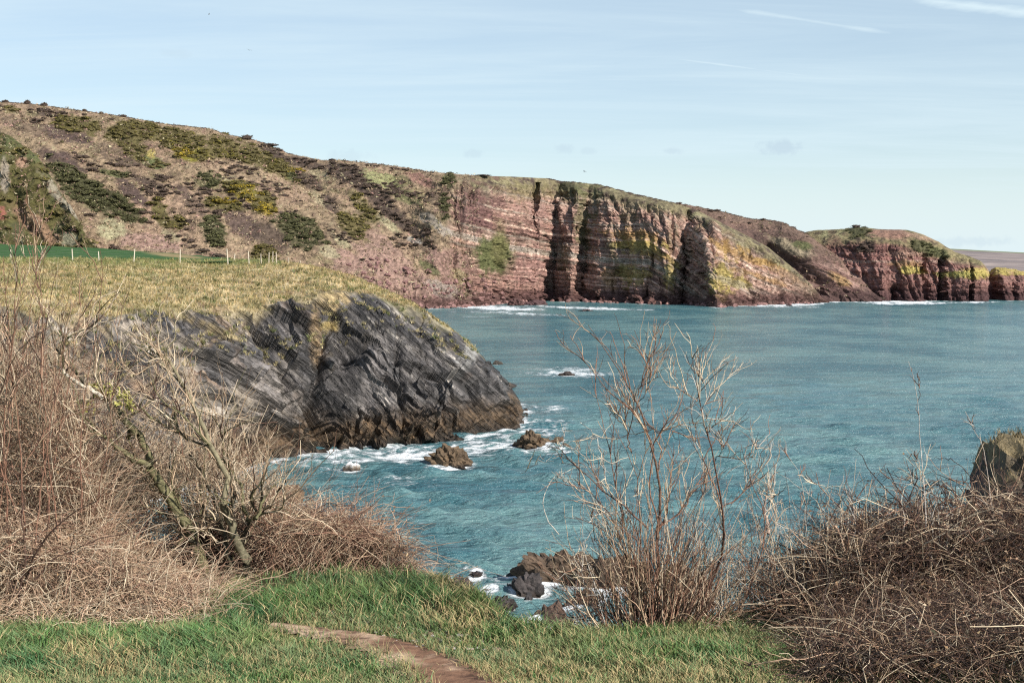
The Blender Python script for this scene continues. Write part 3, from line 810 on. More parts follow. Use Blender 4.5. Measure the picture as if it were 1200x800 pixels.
def headland():
    kb = np.array([P(u, v, SEA_D(v)) for (u, v), _, _ in STN])
    kc = np.array([P(*c) for _, c, _ in STN]); kr = np.array([P(*r) for _, _, r in STN])
    kk = kr.copy(); kk[:, 1] += 38; kk[:, 0] += 10; kk[:, 2] = -1.5
    kk[:4, 1] += 120; kk[:4, 2] = 14
    # close round the tip
    e = kb[-1:].copy(); e[0, 1] += 4; e[0, 0] -= .3
    kb = np.concatenate([kb, e, e + [[-3, 14, 0]]])
    c2 = kc[-1:] + [[-2.5, 5, -1.5]]; kc = np.concatenate([kc, c2, c2 + [[-5, 9, 0]]])
    r2 = kr[-1:] + [[-1.5, 6, -2]]; kr = np.concatenate([kr, r2, r2 + [[-5, 8, 0]]])
    k2 = kk[-1:]; k2[0] = [kb[-1, 0] - 3, kb[-1, 1] + 10, -1.5]; kk = np.concatenate([kk, k2, k2 + [[-4, 5, 0]]])
    seg = np.linalg.norm(np.diff(kb, axis=0), axis=1)
    pxs = np.concatenate([np.abs(np.diff([s[0][0] for s in STN])), [14, 22]]) + 8
    s = np.concatenate([[0], np.cumsum(pxs)])
    ss = np.arange(0, s[-1], .95)

    def cv(k):
        a = np.stack([np.interp(ss, s, k[:, i]) for i in range(3)], -1)
        return smooth1(a, 41)
    B, Cc, Rr, K = cv(kb), cv(kc), cv(kr), cv(kk)
    rows = []
    n1, n2, n3 = 230, 70, 16
    for t in np.concatenate([[-.06, -.02], np.linspace(0, 1, n1)]):
        tt = max(t, 0)
        bulge = .55 * sin(pi * tt) * 3.2
        p = B * (1 - tt) + Cc * tt
        p[:, 2] = Cc[:, 2] * t if t < 0 else Cc[:, 2] * (tt + .10 * sin(pi * tt))
        dirn = np.stack([B[:, 0] - Cc[:, 0], B[:, 1] - Cc[:, 1]], -1); dirn /= np.linalg.norm(dirn, axis=1)[:, None] + 1e-6
        p[:, :2] += dirn * bulge * .3
        rows.append(p)
    for t in np.linspace(0, 1, n2)[1:]:
        p = Cc * (1 - t) + Rr * t
        p[:, 2] += sin(pi * t) * .5 * np.clip(np.linalg.norm(Rr - Cc, axis=1) / 30, 0, 1)
        rows.append(p)
    for t in np.linspace(0, 1, n3)[1:]:
        p = Rr * (1 - t) + K * t
        p[:, 2] = Rr[:, 2] * (1 - t ** .6) + K[:, 2] * t ** .6
        rows.append(p)
    G = np.stack(rows)
    T = np.concatenate([[-.06, -.02], np.linspace(0, 1, n1), 1 + np.linspace(0, 1, n2)[1:], 2 + np.linspace(0, 1, n3)[1:]])[:, None] * np.ones(G.shape[1])
    n = gnormal(G)
    if n[120, 300, 1] > 0: n = -n
    U, V = PROJ(G)
    x, y, z = G[..., 0], G[..., 1], G[..., 2]
    rk = (1 - sst(.90, 1.06, T + .12 * fbm(x / 5, y / 5, z / 5, 4, .6) + .08 * pn(x / 12, y / 12, z / 12)))
    # beds of slate dipping to the right, bent steeper towards the point
    ang = .72 * np.ones_like(U)
    wx = x + 16
    w = 1.3 * fbm(x / 20, y / 40, z / 20, 2) + .12 * fbm(x / 3, y / 3, z / 3, 3)
    q = z * np.cos(ang) + wx * np.sin(ang) + w
    al = -z * np.sin(ang) + wx * np.cos(ang)

    def saw(t):
        f = t - np.floor(t); return np.where(f < .8, f / .8, (1 - f) / .2)
    modu = .5 + .5 * np.clip(.5 + fbm(q / 5, al / 14, y / 14 + 4, 3) * 1.5, 0, 1)
    wq = q + .10 * pn(x / 1.5, y / 1.5, z / 1.5)
    d = 1.25 * (saw(wq / 2.3 + .15 * pn(al / 9, q / 3, 1)) - .5) * modu + .34 * (saw(wq / .85 + .2 * pn(al / 6, 2, q / 2)) - .5)
    d += 1.2 * blocks(wq / 2.8, al / 13, y / 60, 11, 1.1, 1.2) + 1.15 * blocks(wq / .9, al / 6, y / 25, 12, 1.3, 1.2) + .36 * blocks(wq / .34, al / 1.8, y / 9, 13, .7, 1.5) + .12 * blocks(wq / .16, al / .7, y / 4, 14)
    d += 1.5 * fbm(x / 12, y / 12, z / 10, 2) + .6 * (blocks(x / 7, y / 40, z / 9, 15, .8, 1.6))
    # clefts, overhangs and buttresses
    for pts, wd, dep in (([(386, 385), (378, 410), (374, 450), (374, 515)], 5, 2.2), ([(374, 460), (378, 515)], 9, 2.4), ([(465, 372), (500, 378), (520, 388)], 9, 2.6), ([(458, 365), (462, 400), (470, 470), (474, 505)], 3.5, 1.2),
                         ([(395, 400), (404, 428)], 9, 1.8), ([(528, 402), (540, 430)], 6, 1.3), ([(545, 490), (556, 512)], 10, 2.2), ([(518, 470), (545, 468)], 8, 1.2), ([(585, 468), (606, 480)], 6, 1.4), ([(300, 372), (345, 440)], 8, 1.8),
                         ([(255, 362), (330, 420), (350, 470)], 7, 1.8), ([(470, 405), (520, 440)], 5, 1.0), ([(175, 470), (150, 440), (165, 470)], 10, 2.4), ([(115, 440), (100, 425)], 12, 3.0), ([(140, 400), (160, 430)], 6, 2.0), ([(60, 420), (90, 520)], 10, 2.5)):
        dd = polydist(U + 3 * pn(x / 2, y / 2, z / 2), V + 3 * pn(z / 2, x / 2, y / 2), pts)
        d -= dep * np.exp(-(dd / wd) ** 2)
    for pts, wd, dep in (([(430, 375), (440, 420), (455, 490)], 20, .8), ([(525, 395), (560, 450), (590, 490)], 14, 1.3), ([(395, 520), (420, 440)], 12, 1.0), ([(330, 400), (300, 520)], 12, .4), ([(495, 510), (520, 440)], 12, 1.2)):
        d += dep * np.exp(-(polydist(U, V, pts) / wd) ** 2)
    foot = 1 - sst(.02, .22, T)
    d += foot * (1.7 * blocks(x / 2.4, y / 2.4, z / 2.0, 16) + .8 * blocks(x / .9, y / .9, z / .8, 17) + .8 * fbm(x / 6, y / 6, z / 6, 2) + .15)
    tip = sst(560, 617, U) * .55; d = (d - .15 * sst(500, 600, U)) * (1 - .65 * sst(.62, .98, T) * sst(300, 380, U))
    rk = np.maximum(rk, sst(535, 575, U + 14 * fbm(x / 3, y / 3, z / 3, 2)))
    turf = .22 * fbm(x / 1.6, y / 1.6, z / 1.6, 3) + .35 * fbm(x / 6, y / 6, z / 6, 2)
    d = d * rk * (1 - tip) + turf * (1 - rk) * (1 - sst(1.6, 2, T) * .7)
    G = G + n * d[..., None]
    U, V = PROJ(G)
    x, y, z = G[..., 0], G[..., 1], G[..., 2]
    n = gnormal(G); n[n[..., 2] < 0] *= -1
    q = z * np.cos(ang) + (x + 16) * np.sin(ang) + .6 * w
    al = -z * np.sin(ang) + (x + 16) * np.cos(ang)
    # slate: charcoal beds, pale grey streaks; crevice shade and edge highlights painted in
    t1 = fbm(q / 1.0, al / 9, 2, 4, .6); t2 = fbm(q / .4, al / 5, 7, 3, .6); t3 = fbm(x / 9, y / 9, z / 9, 3)
    C = np.broadcast_to(np.array((.066, .060, .057), np.float32), G.shape).copy()
    C = mixc(C, (.032, .030, .030), sst(-.05, .3, -t1))
    C = C * (1 + .45 * np.clip(2.5 * pn(q / .45, al / 9, .3), -1, 1))[..., None]
    C = mixc(C, (.22, .20, .175), sst(.15, .6, t1 + .25 * t3))
    C = mixc(C, (.40, .36, .31), sst(.25, .5, t2 + .3 * t1) * .7)
    paler = 1 - sst(230, 400, U)
    C = mixc(C, (.26, .215, .16), paler * sst(-.2, .4, t1 + t3) * .6)
    C = mixc(C, (.20, .13, .08), paler * sst(.1, .5, fbm(x / 4, y / 4, z / 4 + 5, 4)) * .8)
    C = mixc(C, (.30, .22, .11), sst(.22, .6, fbm(x / 3, y / 3, z / 3 + 8, 4)) * sst(.35, .9, T) * .6)
    ft = 1 - sst(1.6, 4.6, z + 1.6 * fbm(x / 3, y / 3, z / 3, 3))
    C = mixc(C, (.070, .046, .026), ft)
    C = mixc(C, (.125, .080, .042), ft * sst(.1, .5, t2))
    ft2 = 1 - sst(.2, 1.1, z + .5 * t2)
    C = mixc(C, (.030, .022, .016), ft2 * .9)
    # orange-brown and turf running down the ledges
    for (cx, cy, rx, ry, an, col, st) in ((388, 345, 16, 24, 70, (.34, .25, .12), .8), (370, 395, 7, 30, 0, (.30, .20, .10), .6), (385, 382, 12, 6, 0, (.4, .3, .12), .8), (545, 440, 9, 4, 0, (.16, .11, .08), .4), (250, 385, 30, 5, 22, (.33, .25, .12), .8),
                                          (100, 360, 16, 28, 30, (.38, .24, .13), .7), (160, 395, 40, 14, 35, (.36, .31, .26), .5), (75, 400, 22, 16, 40, (.34, .31, .26), .5), (130, 560, 40, 28, 20, (.11, .11, .12), .8), (440, 440, 14, 40, 10, (.20, .18, .17), .4), (300, 445, 40, 20, 38, (.2, .18, .17), .4),
                                          (555, 408, 10, 30, 30, (.26, .25, .23), .5), (560, 400, 8, 5, 0, (.3, .26, .12), .6)):
        C = mixc(C, col, ell(U, V, cx, cy, rx, ry, an, t2 * .7 + t1 * .4, .4) * st * np.clip(rk, .3, 1))
    g1 = fbm(x / 2.2, y / 2.2, z / 2.2, 4, .6); g2 = fbm(x / 10, y / 10, z / 10, 3)
    gr = mixc(np.broadcast_to(np.array((.34, .27, .14), np.float32), G.shape).copy(), (.46, .38, .23), sst(0, .35, g1))
    gr = mixc(gr, (.20, .135, .075), sst(.05, .35, fbm(x / 4, y / 4, z / 4 + 31, 4, .6)) * .8)
    gr = mixc(gr, (.14, .125, .055), sst(.0, .3, -g1))
    gr = mixc(gr, (.13, .17, .055), np.clip(sst(1.55, 1.95, T + g2 * .5), 0, 1) * .8 * (U < 330))
    gr = mixc(gr, (.20, .19, .08), sst(.0, .4, g2) * .5)
    C = C * rk[..., None] + gr * (1 - rk)[..., None]
    # wash between slabs
    C *= (1 + .45 * fbm(x / .7, y / .7, z / .6, 3, .6))[..., None]
    ob = tag(mesh('headland', G, gridf(*G.shape[:2]), MAT_BEDS, np.clip(C, .01, .8), attrs={'bq': q, 'bal': al, 'rk': rk}), 'dark slate headland topped with tawny grass reaching into the sea', None, None, 'structure')
    return G, T, rk, U, V, B, Rr, C


GH, TH, RKH, UH, VH, BH, RH, CH = headland()


def blades(name, pos, nrm, col, h, w, lean, mat, parent=None, nseg=1, jitter=.5, seed=1):
    """grass: one bent blade per point; pos (M,3), col (M,3), h and w (M,)"""
    r = np.random.default_rng(seed); M = len(pos)
    a = r.uniform(0, 2 * pi, M)
    side = np.stack([np.cos(a), np.sin(a), np.zeros(M)], -1) * (w / 2)[:, None]
    b = r.uniform(0, 2 * pi, M)
    ld = np.stack([np.cos(b), np.sin(b), np.zeros(M)], -1) * jitter + np.asarray(lean)[None]
    up = np.array([0, 0, 1.0])[None] * np.ones((M, 1)) + nrm * .4
    up /= np.linalg.norm(up, axis=1)[:, None]
    if nseg == 1:
        tip = pos + up * h[:, None] + ld * h[:, None] * .6
        V = np.stack([pos - side, pos + side, tip], 1).reshape(-1, 3)
        Fc = np.arange(M * 3).reshape(M, 3)
        Cc = np.repeat(col, 3, 0).reshape(M, 3, 3).copy(); Cc[:, 2] *= 1.15
        return mesh(name, V, Fc, mat, Cc.reshape(-1, 3), parent)
    mid = pos + up * h[:, None] * .55 + ld * h[:, None] * .16
    tip = pos + up * h[:, None] * .92 + ld * h[:, None] * .75
    V = np.stack([pos - side, pos + side, mid - side * .8, mid + side * .8, tip], 1).reshape(-1, 3)
    i = np.arange(M)[:, None] * 5
    Cc = np.repeat(col, 5, 0).reshape(M, 5, 3).copy(); Cc[:, :2] *= .75; Cc[:, 4] *= 1.1
    return mesh(name, V, [i + np.array([[0, 1, 3, 2]]), i + np.array([[2, 3, 4]])], mat, Cc.reshape(-1, 3), parent)


MAT_BLADE = vc_mat('grass_blade', .6, .25, 2.0, .15)


def pick(G, mask, count, seed=3):
    """random points on the faces of a grid where mask holds, spread by area"""
    r = np.random.default_rng(seed)
    a = G[1:, :-1] - G[:-1, :-1]; b = G[:-1, 1:] - G[:-1, :-1]
    ar = np.linalg.norm(np.cross(a, b), axis=-1) * mask[:-1, :-1]
    p = ar.ravel() / ar.sum()
    idx = r.choice(len(p), count, p=p)
    i, j = np.unravel_index(idx, ar.shape)
    s, t = r.random((2, count, 1))
    return G[i, j] + a[i, j] * s + b[i, j] * t, i, j


def headland_turf():
    m = ((RKH < .5) & (TH < 2.02) & (UH > -120)).astype(float)
    p, i, j = pick(GH, m, 60000)
    r = np.random.default_rng(5)
    c = CH[i, j] * [1.1, 1.04, .98] * r.uniform(.75, 1.4, (len(p), 1))
    gr = r.random(len(p)) < .06; c[gr] = np.array([.12, .17, .05]) * r.uniform(.7, 1.2, (gr.sum(), 1))
    tag(blades('turf', p, np.zeros_like(p), c, r.uniform(.15, .42, len(p)), r.uniform(.05, .12, len(p)), (.15, -.35, -.1), MAT_BLADE, seed=9), 'long tawny winter grass covering the top of the slate headland', None, None, 'stuff')



def tussocks():
    r = np.random.default_rng(6)
    m = ((RKH < .5) & (TH < 2.0) & (UH > -120)).astype(float)
    p, i, j = pick(GH, m, 2600, seed=8)
    m2 = ((RKH > .3) & (TH > .55) & (TH < 1.1) & (UH > -120) & (UH < 560) & (fbm(GH[..., 0] / 3, GH[..., 1] / 3, GH[..., 2] / 3, 3) > .05)).astype(float)
    p2, i2, j2 = pick(GH, m2, 900, seed=9); p = np.concatenate([p, p2])
    q = (p[:, None] + r.normal(size=(len(p), 16, 3)) * [.14, .14, .03]).reshape(-1, 3)
    sz = np.repeat(r.uniform(.5, 1.4, len(p)), 16)
    c = np.repeat(np.array([(.40, .33, .17), (.30, .25, .11), (.20, .18, .08), (.14, .16, .06), (.45, .38, .22)])[r.integers(0, 5, len(p))], 16, 0) * r.uniform(.7, 1.25, (len(q), 1))
    tag(blades('tussocks', q, np.zeros_like(q), c, sz * r.uniform(.25, .5, len(q)), sz * r.uniform(.05, .10, len(q)), (.2, -.4, -.15), MAT_BLADE, seed=19, jitter=.9), 'shaggy pale tussocks on the turf and ledges of the slate headland', None, None, 'stuff')


headland_turf()
tussocks()


# ------------------------------------------------------------------ field behind the headland, with its fence
def field():
    us = np.arange(-420, 276, 3.0)
    vb = np.interp(us, [-420, -150, 0, 100, 200, 262, 300, 330], [281, 284, 286, 290, 296.5, 302, 304.5, 304.5])
    Db = np.interp(us, [-420, 0, 200, 262, 330], [330, 330, 260, 200, 180])
    vf = 305.5; Df = 172
    f = P(us, vf, Df); f[:, 2] -= .2
    b = P(us, vb, Db)
    t = np.linspace(0, 1, 40)[:, None, None]
    G = f[None] * (1 - t) + b[None] * t
    e = G[-1:].copy(); e[..., 1] += 25; e[..., 2] -= 10
    G = np.concatenate([G, e])
    x, y = G[..., 0], G[..., 1]
    G[..., 2] += .25 * fbm(x / 14, y / 14, 1, 3)
    nn = fbm(x / 5, y / 9, 2, 4, .6)
    C = mixc(np.broadcast_to(np.array((.040, .092, .028), np.float32), G.shape).copy(), (.060, .120, .036), sst(0, .4, nn))
    U, V = PROJ(G)
    C = mixc(C, (.26, .20, .10), ell(U, V, 205, 299.5, 32, 2.0, 5, nn * .6))
    tag(mesh('field', G, gridf(*G.shape[:2]), vc_mat('pasture', .9, .1, .8, .25), C, smooth=True), 'bright green pasture between the headland and the brown hillside', None, None, 'structure')


field()
MAT_POST = vc_mat('bleached_wood', .8, .2, 8, .2)


def box(sx, sy, sz, taper=1.0):
    v = np.array([[-1, -1, 0], [1, -1, 0], [1, 1, 0], [-1, 1, 0], [-taper, -taper, 1], [taper, -taper, 1], [taper, taper, 1], [-taper, taper, 1]], float) * [sx / 2, sy / 2, sz]
    f = np.array([[0, 3, 2, 1], [4, 5, 6, 7], [0, 1, 5, 4], [1, 2, 6, 5], [2, 3, 7, 6], [3, 0, 4, 7]])
    return v, f


def tubes(pts, rad, k=3):
    """pts (M,N,3), rad (M,N) -> vertices and quads of M tapered tubes"""
    M, N = pts.shape[:2]
    tg = np.gradient(pts, axis=1); tg /= np.linalg.norm(tg, axis=-1, keepdims=True) + 1e-9
    ref = np.where(np.abs(tg[:, :1, 2:3]) > .9, np.array([1.0, 0, 0]), np.array([0, 0, 1.0]))
    ref = np.repeat(ref, N, 1)
    u = np.cross(tg, ref); u /= np.linalg.norm(u, axis=-1, keepdims=True) + 1e-9
    v = np.cross(tg, u)
    a = np.arange(k) * 2 * pi / k
    ring = u[:, :, None] * np.cos(a)[None, None, :, None] + v[:, :, None] * np.sin(a)[None, None, :, None]
    V = pts[:, :, None] + ring * rad[:, :, None, None]
    b = (np.arange(M) * N * k)[:, None, None, None]
    i = np.arange(N - 1)[None, :, None, None] * k; j = np.arange(k)[None, None, :, None]; j2 = (j + 1) % k
    Fc = np.concatenate([b + i + j, b + i + j2, b + i + k + j2, b + i + k + j], -1).reshape(-1, 4)
    return V.reshape(-1, 3), Fc


def fence():
    ps = [(-62, 12), (-8, 11), (13.5, 12), (50.5, 11), (85.5, 13), (116, 10), (156.5, 13), (211, 12.5), (267, 13), (274.5, 7), (292, 10)]
    root = empty('fence', P(150, 303, 172).tolist())
    tag(root, 'line of pale wooden posts and wire between headland turf and green field', 'fence')
    o0 = np.array(root.location)
    tops = []
    me = None
    for k, (u, h) in enumerate(ps):
        top = P(u, 304.5 - h, 170 + (8 if h < 9 else 0)); g = P(u, 306.5, 170 + (8 if h < 9 else 0))
        hh = top[2] - g[2] + .4
        v, f = box(.12, .12, 1.0, .9)
        if me is None:
            ob = mesh('post', v, f, MAT_POST, np.tile([.56, .50, .39], (8, 1)), root); me = ob.data
        else:
            ob = bpy.data.objects.new('post', me); COL.objects.link(ob); ob.parent = root
        ob.scale = (1, 1, hh); ob.location = (g - [0, 0, .4] - o0).tolist()
        ob.rotation_euler = (R.normal() * .04, R.normal() * .05, R.random())
        tops.append(top)
    tops = np.array(tops)
    pl = []
    for dz in (.12, .5, .85):
        for a, b in zip(tops[:-1], tops[1:]):
            pl.append(np.linspace(a - [0, 0, dz], b - [0, 0, dz], 5))
    v, f = tubes(np.array(pl), np.full((len(pl), 5), .008), 3)
    tag(mesh('wire', v - o0, f, MAT_POST, np.tile([.25, .24, .22], (len(v), 1)), root))


fence()

# far strip of posts where the turf meets the slope
def fence2():
    root = empty('fence', P(322, 302, 178).tolist())
    tag(root, 'short row of thin weathered posts above the brown slope at the end of the turf', 'fence')
    o0 = np.array(root.location); me = None
    for u, h in ((306, 8), (315, 10), (319.5, 11), (324, 11), (338, 7), (352, 6)):
        g = P(u, 305.5 + max(0, (u - 320) * .18), 172)
        v, f = box(.13, .13, 1.0, .85)
        if me is None:
            ob = mesh('post', v, f, MAT_POST, np.tile([.40, .34, .26], (8, 1)), root); me = ob.data
        else:
            ob = bpy.data.objects.new('post', me); COL.objects.link(ob); ob.parent = root
        ob.scale = (1, 1, h * 172 / F + .4); ob.location = (g - [0, 0, .4] - o0).tolist()
        ob.rotation_euler = (R.normal() * .05, R.normal() * .06, R.random())


fence2()


# ------------------------------------------------------------------ rocks in the water
def ico(sub):
    import bmesh
    bm = bmesh.new(); bmesh.ops.create_icosphere(bm, subdivisions=sub, radius=1)
    v = np.array([p.co[:] for p in bm.verts]); f = np.array([[q.index for q in t.verts] for t in bm.faces]); bm.free()
    return v, f


ICO = {k: ico(k) for k in (1, 2, 3, 4, 5)}
ROCKS = []


def rock(u, vb, wpx, hpx, label, sub=5, col=(.115, .078, .046), seed=0, flat=1.0, group=None, depth=.7, name='sea_rock', cat='rock', D=None, z0=None, lich=None, peak=0.0):
    D = float(SEA_D(vb)) if D is None else D
    sc = D / F
    w, h = wpx * sc, hpx * sc
    c = P(u, vb, D); zb = c[2] if z0 is None else z0
    v, f = ICO[sub]; v = v.copy()
    # block it: push towards a rough polyhedron
    r = np.random.default_rng(seed + 100)
    dirs = r.normal(size=(11, 3)); dirs /= np.linalg.norm(dirs, axis=1)[:, None]
    offs = r.uniform(.62, .95, 11)
    for dr, o in zip(dirs, offs):
        k = v @ dr; m = k > o
        v[m] -= dr * (k[m] - o)[:, None] * .85
    s = seed * 3.7
    nd = .22 * fbm(v[:, 0] * 1.6 + s, v[:, 1] * 1.6, v[:, 2] * 1.6, 4, .6) + .34 * blocks(v[:, 0] * 1.8 + s, v[:, 1] * 1.8, v[:, 2] * 1.3 + v[:, 0] * .6, 21) + .20 * blocks(v[:, 0] * 5 + s, v[:, 1] * 5, v[:, 2] * 3.2, 22) + .05 * blocks(v[:, 0] * 12 + s, v[:, 1] * 12, v[:, 2] * 9, 23)
    v *= (1 + nd)[:, None]
    v[:, 0] += peak * np.clip(v[:, 2], 0, 1)
    v[:, 2] = np.where(v[:, 2] > 0, v[:, 2] ** flat if flat != 1 else v[:, 2], v[:, 2] * .5)
    v[:, :] *= [w / 2 / .95, w / 2 * depth, h / .98]
    loc = np.array([c[0], c[1] + w * depth * .25, zb])
    wz = v[:, 2]
    t = fbm(v[:, 0] / 1.0 + s, v[:, 1] / 1.0, v[:, 2] / .8, 4, .6)
    C = np.tile(np.array(col, float), (len(v), 1))
    C *= (1 + .9 * t)[:, None]
    C = mixc(C, np.array(col) * 2.0, sst(.15, .5, t))
    C = mixc(C, (.028, .02, .015), (1 - sst(.0, .35, wz + .2 * t)))
    if lich: C = mixc(C, lich, sst(.45, .8, wz / h + t * .5))
    ob = mesh(name, v, f, MAT_SEAROCK, np.clip(C, .008, .7))
    ob.location = loc.tolist(); ob.rotation_euler = (0, 0, r.uniform(-.3, .3))
    tag(ob, label, cat, group)
    ROCKS.append((c[0], c[1] + w * depth * .25, w / 2, h))
    return ob


BR = (.115, .078, .046)
rock(527, 546, 58, 20, 'large round brown rock alone in the water below the slate headland', seed=1)
rock(628, 525, 54, 15, 'long low brown rock with foam off the point of the headland', seed=2, peak=-.2)
rock(656, 518, 13, 8, 'small dark rock just behind the long low rock off the point', 3, seed=3)
rock(664, 526, 12, 7, 'small dark rock at the right end of the long low rock', 3, seed=4)
rock(411, 551, 20, 10, 'foam-covered little rock in the surf under the slate headland', 3, (.2, .16, .12), 5, lich=(.7, .7, .7))
rock(352, 534, 15, 8, 'small dark rock in the white surf at the inner foot of the headland', 3, (.06, .05, .045), 6)
rock(336, 590, 42, 20, 'flat-topped brown rock seen through the left hedge twigs', 4, (.13, .085, .05), 7, flat=.5)
rock(664, 440, 20, 4, 'thin black rock awash on a streak of foam beyond the point', 3, (.05, .04, .035), 8)
rock(583, 427, 11, 5, 'dark rock awash just behind the tip of the headland', 3, (.06, .05, .04), 9)
NB = (.105, .072, .048)
rock(662, 684, 92, 44, 'biggest jagged brown rock near the shore below the path', 5, NB, 10, depth=.6, peak=-.15)
rock(720, 692, 74, 46, 'jagged brown rock partly behind the middle thorn bush', 5, NB, 11, depth=.6)
rock(620, 696, 36, 22, 'rounded dark rock left of the biggest near-shore rock', 4, (.05, .042, .04), 12)
rock(619, 706, 11, 10, 'small black rock just in front of the rounded dark rock', 3, (.03, .026, .026), 13)
rock(597, 690, 7, 7, 'little black rock left of the rounded dark rock', 3, (.035, .03, .03), 14)
rock(600, 676, 22, 5, 'flat black rock awash near the biggest near-shore rock', 3, (.03, .026, .026), 15)
rock(558, 674, 18, 4, 'flat black rock awash farthest left in the shallows', 3, (.03, .028, .03), 16)
rock(573, 694, 17, 3.5, 'low wet rock awash between the turf edge and the flat rocks', 3, (.04, .035, .034), 17)
rock(684, 706, 30, 15, 'rusty brown rock in the shallows below the biggest rock', 4, (.10, .055, .03), 18)
rock(704, 702, 10, 8, 'small dark rock beside the rusty brown rock', 3, (.035, .03, .03), 19)
rock(540, 696, 36, 22, 'dark shore rock at the top of the grassy bank', 4, (.05, .04, .038), 20, D=70, depth=.9)
rock(577, 722, 34, 18, 'black wet rock on the shore just past the turf edge', 4, (.04, .034, .033), 21, depth=.9)
rock(645, 738, 44, 24, 'brown ribbed rock on the shore behind the grass edge left of the bush', 4, (.11, .07, .05), 22, depth=.9)
rock(592, 712, 26, 13, 'jagged dark shore rock between the turf edge and the little black rocks', 4, (.05, .042, .04), 40)
rock(560, 708, 24, 13, 'dark wedge of shore rock just past the crest of the bank', 4, (.055, .045, .04), 41)
rock(668, 716, 26, 12, 'low dark rock in the shallows in front of the rusty brown one', 4, (.05, .04, .036), 42)
rock(806, 716, 66, 46, 'brown shore rock behind the right side of the middle thorn bush', 4, (.10, .066, .046), 23)
rock(862, 735, 40, 20, 'grey-blue shore slab low behind the right-hand thorn bush', 4, (.13, .14, .16), 24)
rock(940, 738, 70, 34, 'grey shore rock seen through the left edge of the bramble thicket', 4, (.11, .115, .13), 25)
rock(780, 742, 40, 16, 'wet dark shore rock low behind the base of the middle bush', 4, (.05, .045, .045), 26)
rock(687, 364.5, 16, 2.6, 'thin dark rock awash off the foot of the banded cliffs', 3, (.05, .03, .03), 27)
rock(908, 356.5, 14, 3, 'low dark rock in the surf under the pink strata slope', 3, (.05, .03, .03), 28)
rock(925, 358.5, 8, 2.5, 'tiny rock in the surf right of the low dark one under the strata slope', 3, (.05, .03, .03), 29)
rock(625, 357.5, 26, 6, 'dark wet boulder at the head of the far cove', 4, (.07, .035, .035), 30)
rock(604, 358, 18, 8, 'dark red boulder just left of the wet boulder in the far cove', 4, (.09, .045, .04), 31)


# knoll at the right edge: turf on top, dark slate face
def knoll():
    v, f = ICO[5]; v = v.copy()
    D = 27.0; c = P(1222, 520, D); sc = D / F
    s = 4.0
    r = np.random.default_rng(4)
    for dr, o in zip((lambda q: q / np.linalg.norm(q, axis=1)[:, None])(r.normal(size=(9, 3))), r.uniform(.7, .95, 9)):
        k = v @ dr; m = k > o; v[m] -= dr * (k[m] - o)[:, None] * .7
    nd = .16 * blocks(v[:, 0] * 1.6 + s, v[:, 1] * 1.6, v[:, 2] * 1.6, 31) + .14 * blocks(v[:, 0] * 4.5 + s, v[:, 1] * 4.5, v[:, 2] * 4, 32) + .05 * blocks(v[:, 0] * 11, v[:, 1] * 11, v[:, 2] * 10, 33) + .10 * fbm(v[:, 0] * 1.5 + s, v[:, 1] * 1.5, v[:, 2] * 1.5, 4, .6) + .07 * ridged(v[:, 0] * 4 + v[:, 2] * 3, v[:, 1] * 2, v[:, 2] * 1.5, 4)
    v *= (1 + nd)[:, None]
    top = v[:, 2] > 0
    v[:, 2] = np.where(top, v[:, 2], v[:, 2] * 5.5)
    v[:, :2] *= (1 + np.clip(-v[:, 2:3], 0, 9) * .12)
    H = 2.6; W = 90 * sc
    v *= [W, W * 1.3, H]
    loc = np.array([c[0] + .15, c[1], c[2] - H])
    t = fbm(v[:, 0] * 1.3, v[:, 1] * 1.3, v[:, 2] * 1.3, 4, .6)
    C = mixc(np.tile([.085, .07, .06], (len(v), 1)), (.22, .19, .16), sst(.0, .4, t))
    g = sst(.3, .75, v[:, 2] / H + t * 1.1 - .12 + v[:, 0] / W * .25)
    C = mixc(C, (.21, .165, .09), g); C = mixc(C, (.13, .105, .06), g * sst(0, .3, -t))
    root = empty('grassy_rock', loc.tolist())
    tag(root, 'dark rock knoll capped with mossy grass at the right edge behind the brambles', 'rock')
    mesh('rock_face', v, f, MAT_SEAROCK, C, root)
    m = r.choice(len(v), 5000, p=g * (v[:, 1] < W) / (g * (v[:, 1] < W)).sum())
    p = v[m] + r.normal(size=(5000, 3)) * .05
    cc = np.array([.27, .21, .11]) * r.uniform(.5, 1.3, (5000, 1))
    ob = blades('turf', p, v[m] / 3, cc, r.uniform(.05, .16, 5000), r.uniform(.01, .022, 5000), (0, -.2, -.2), MAT_BLADE, root, seed=4)
    ob['kind'] = 'stuff'


knoll()


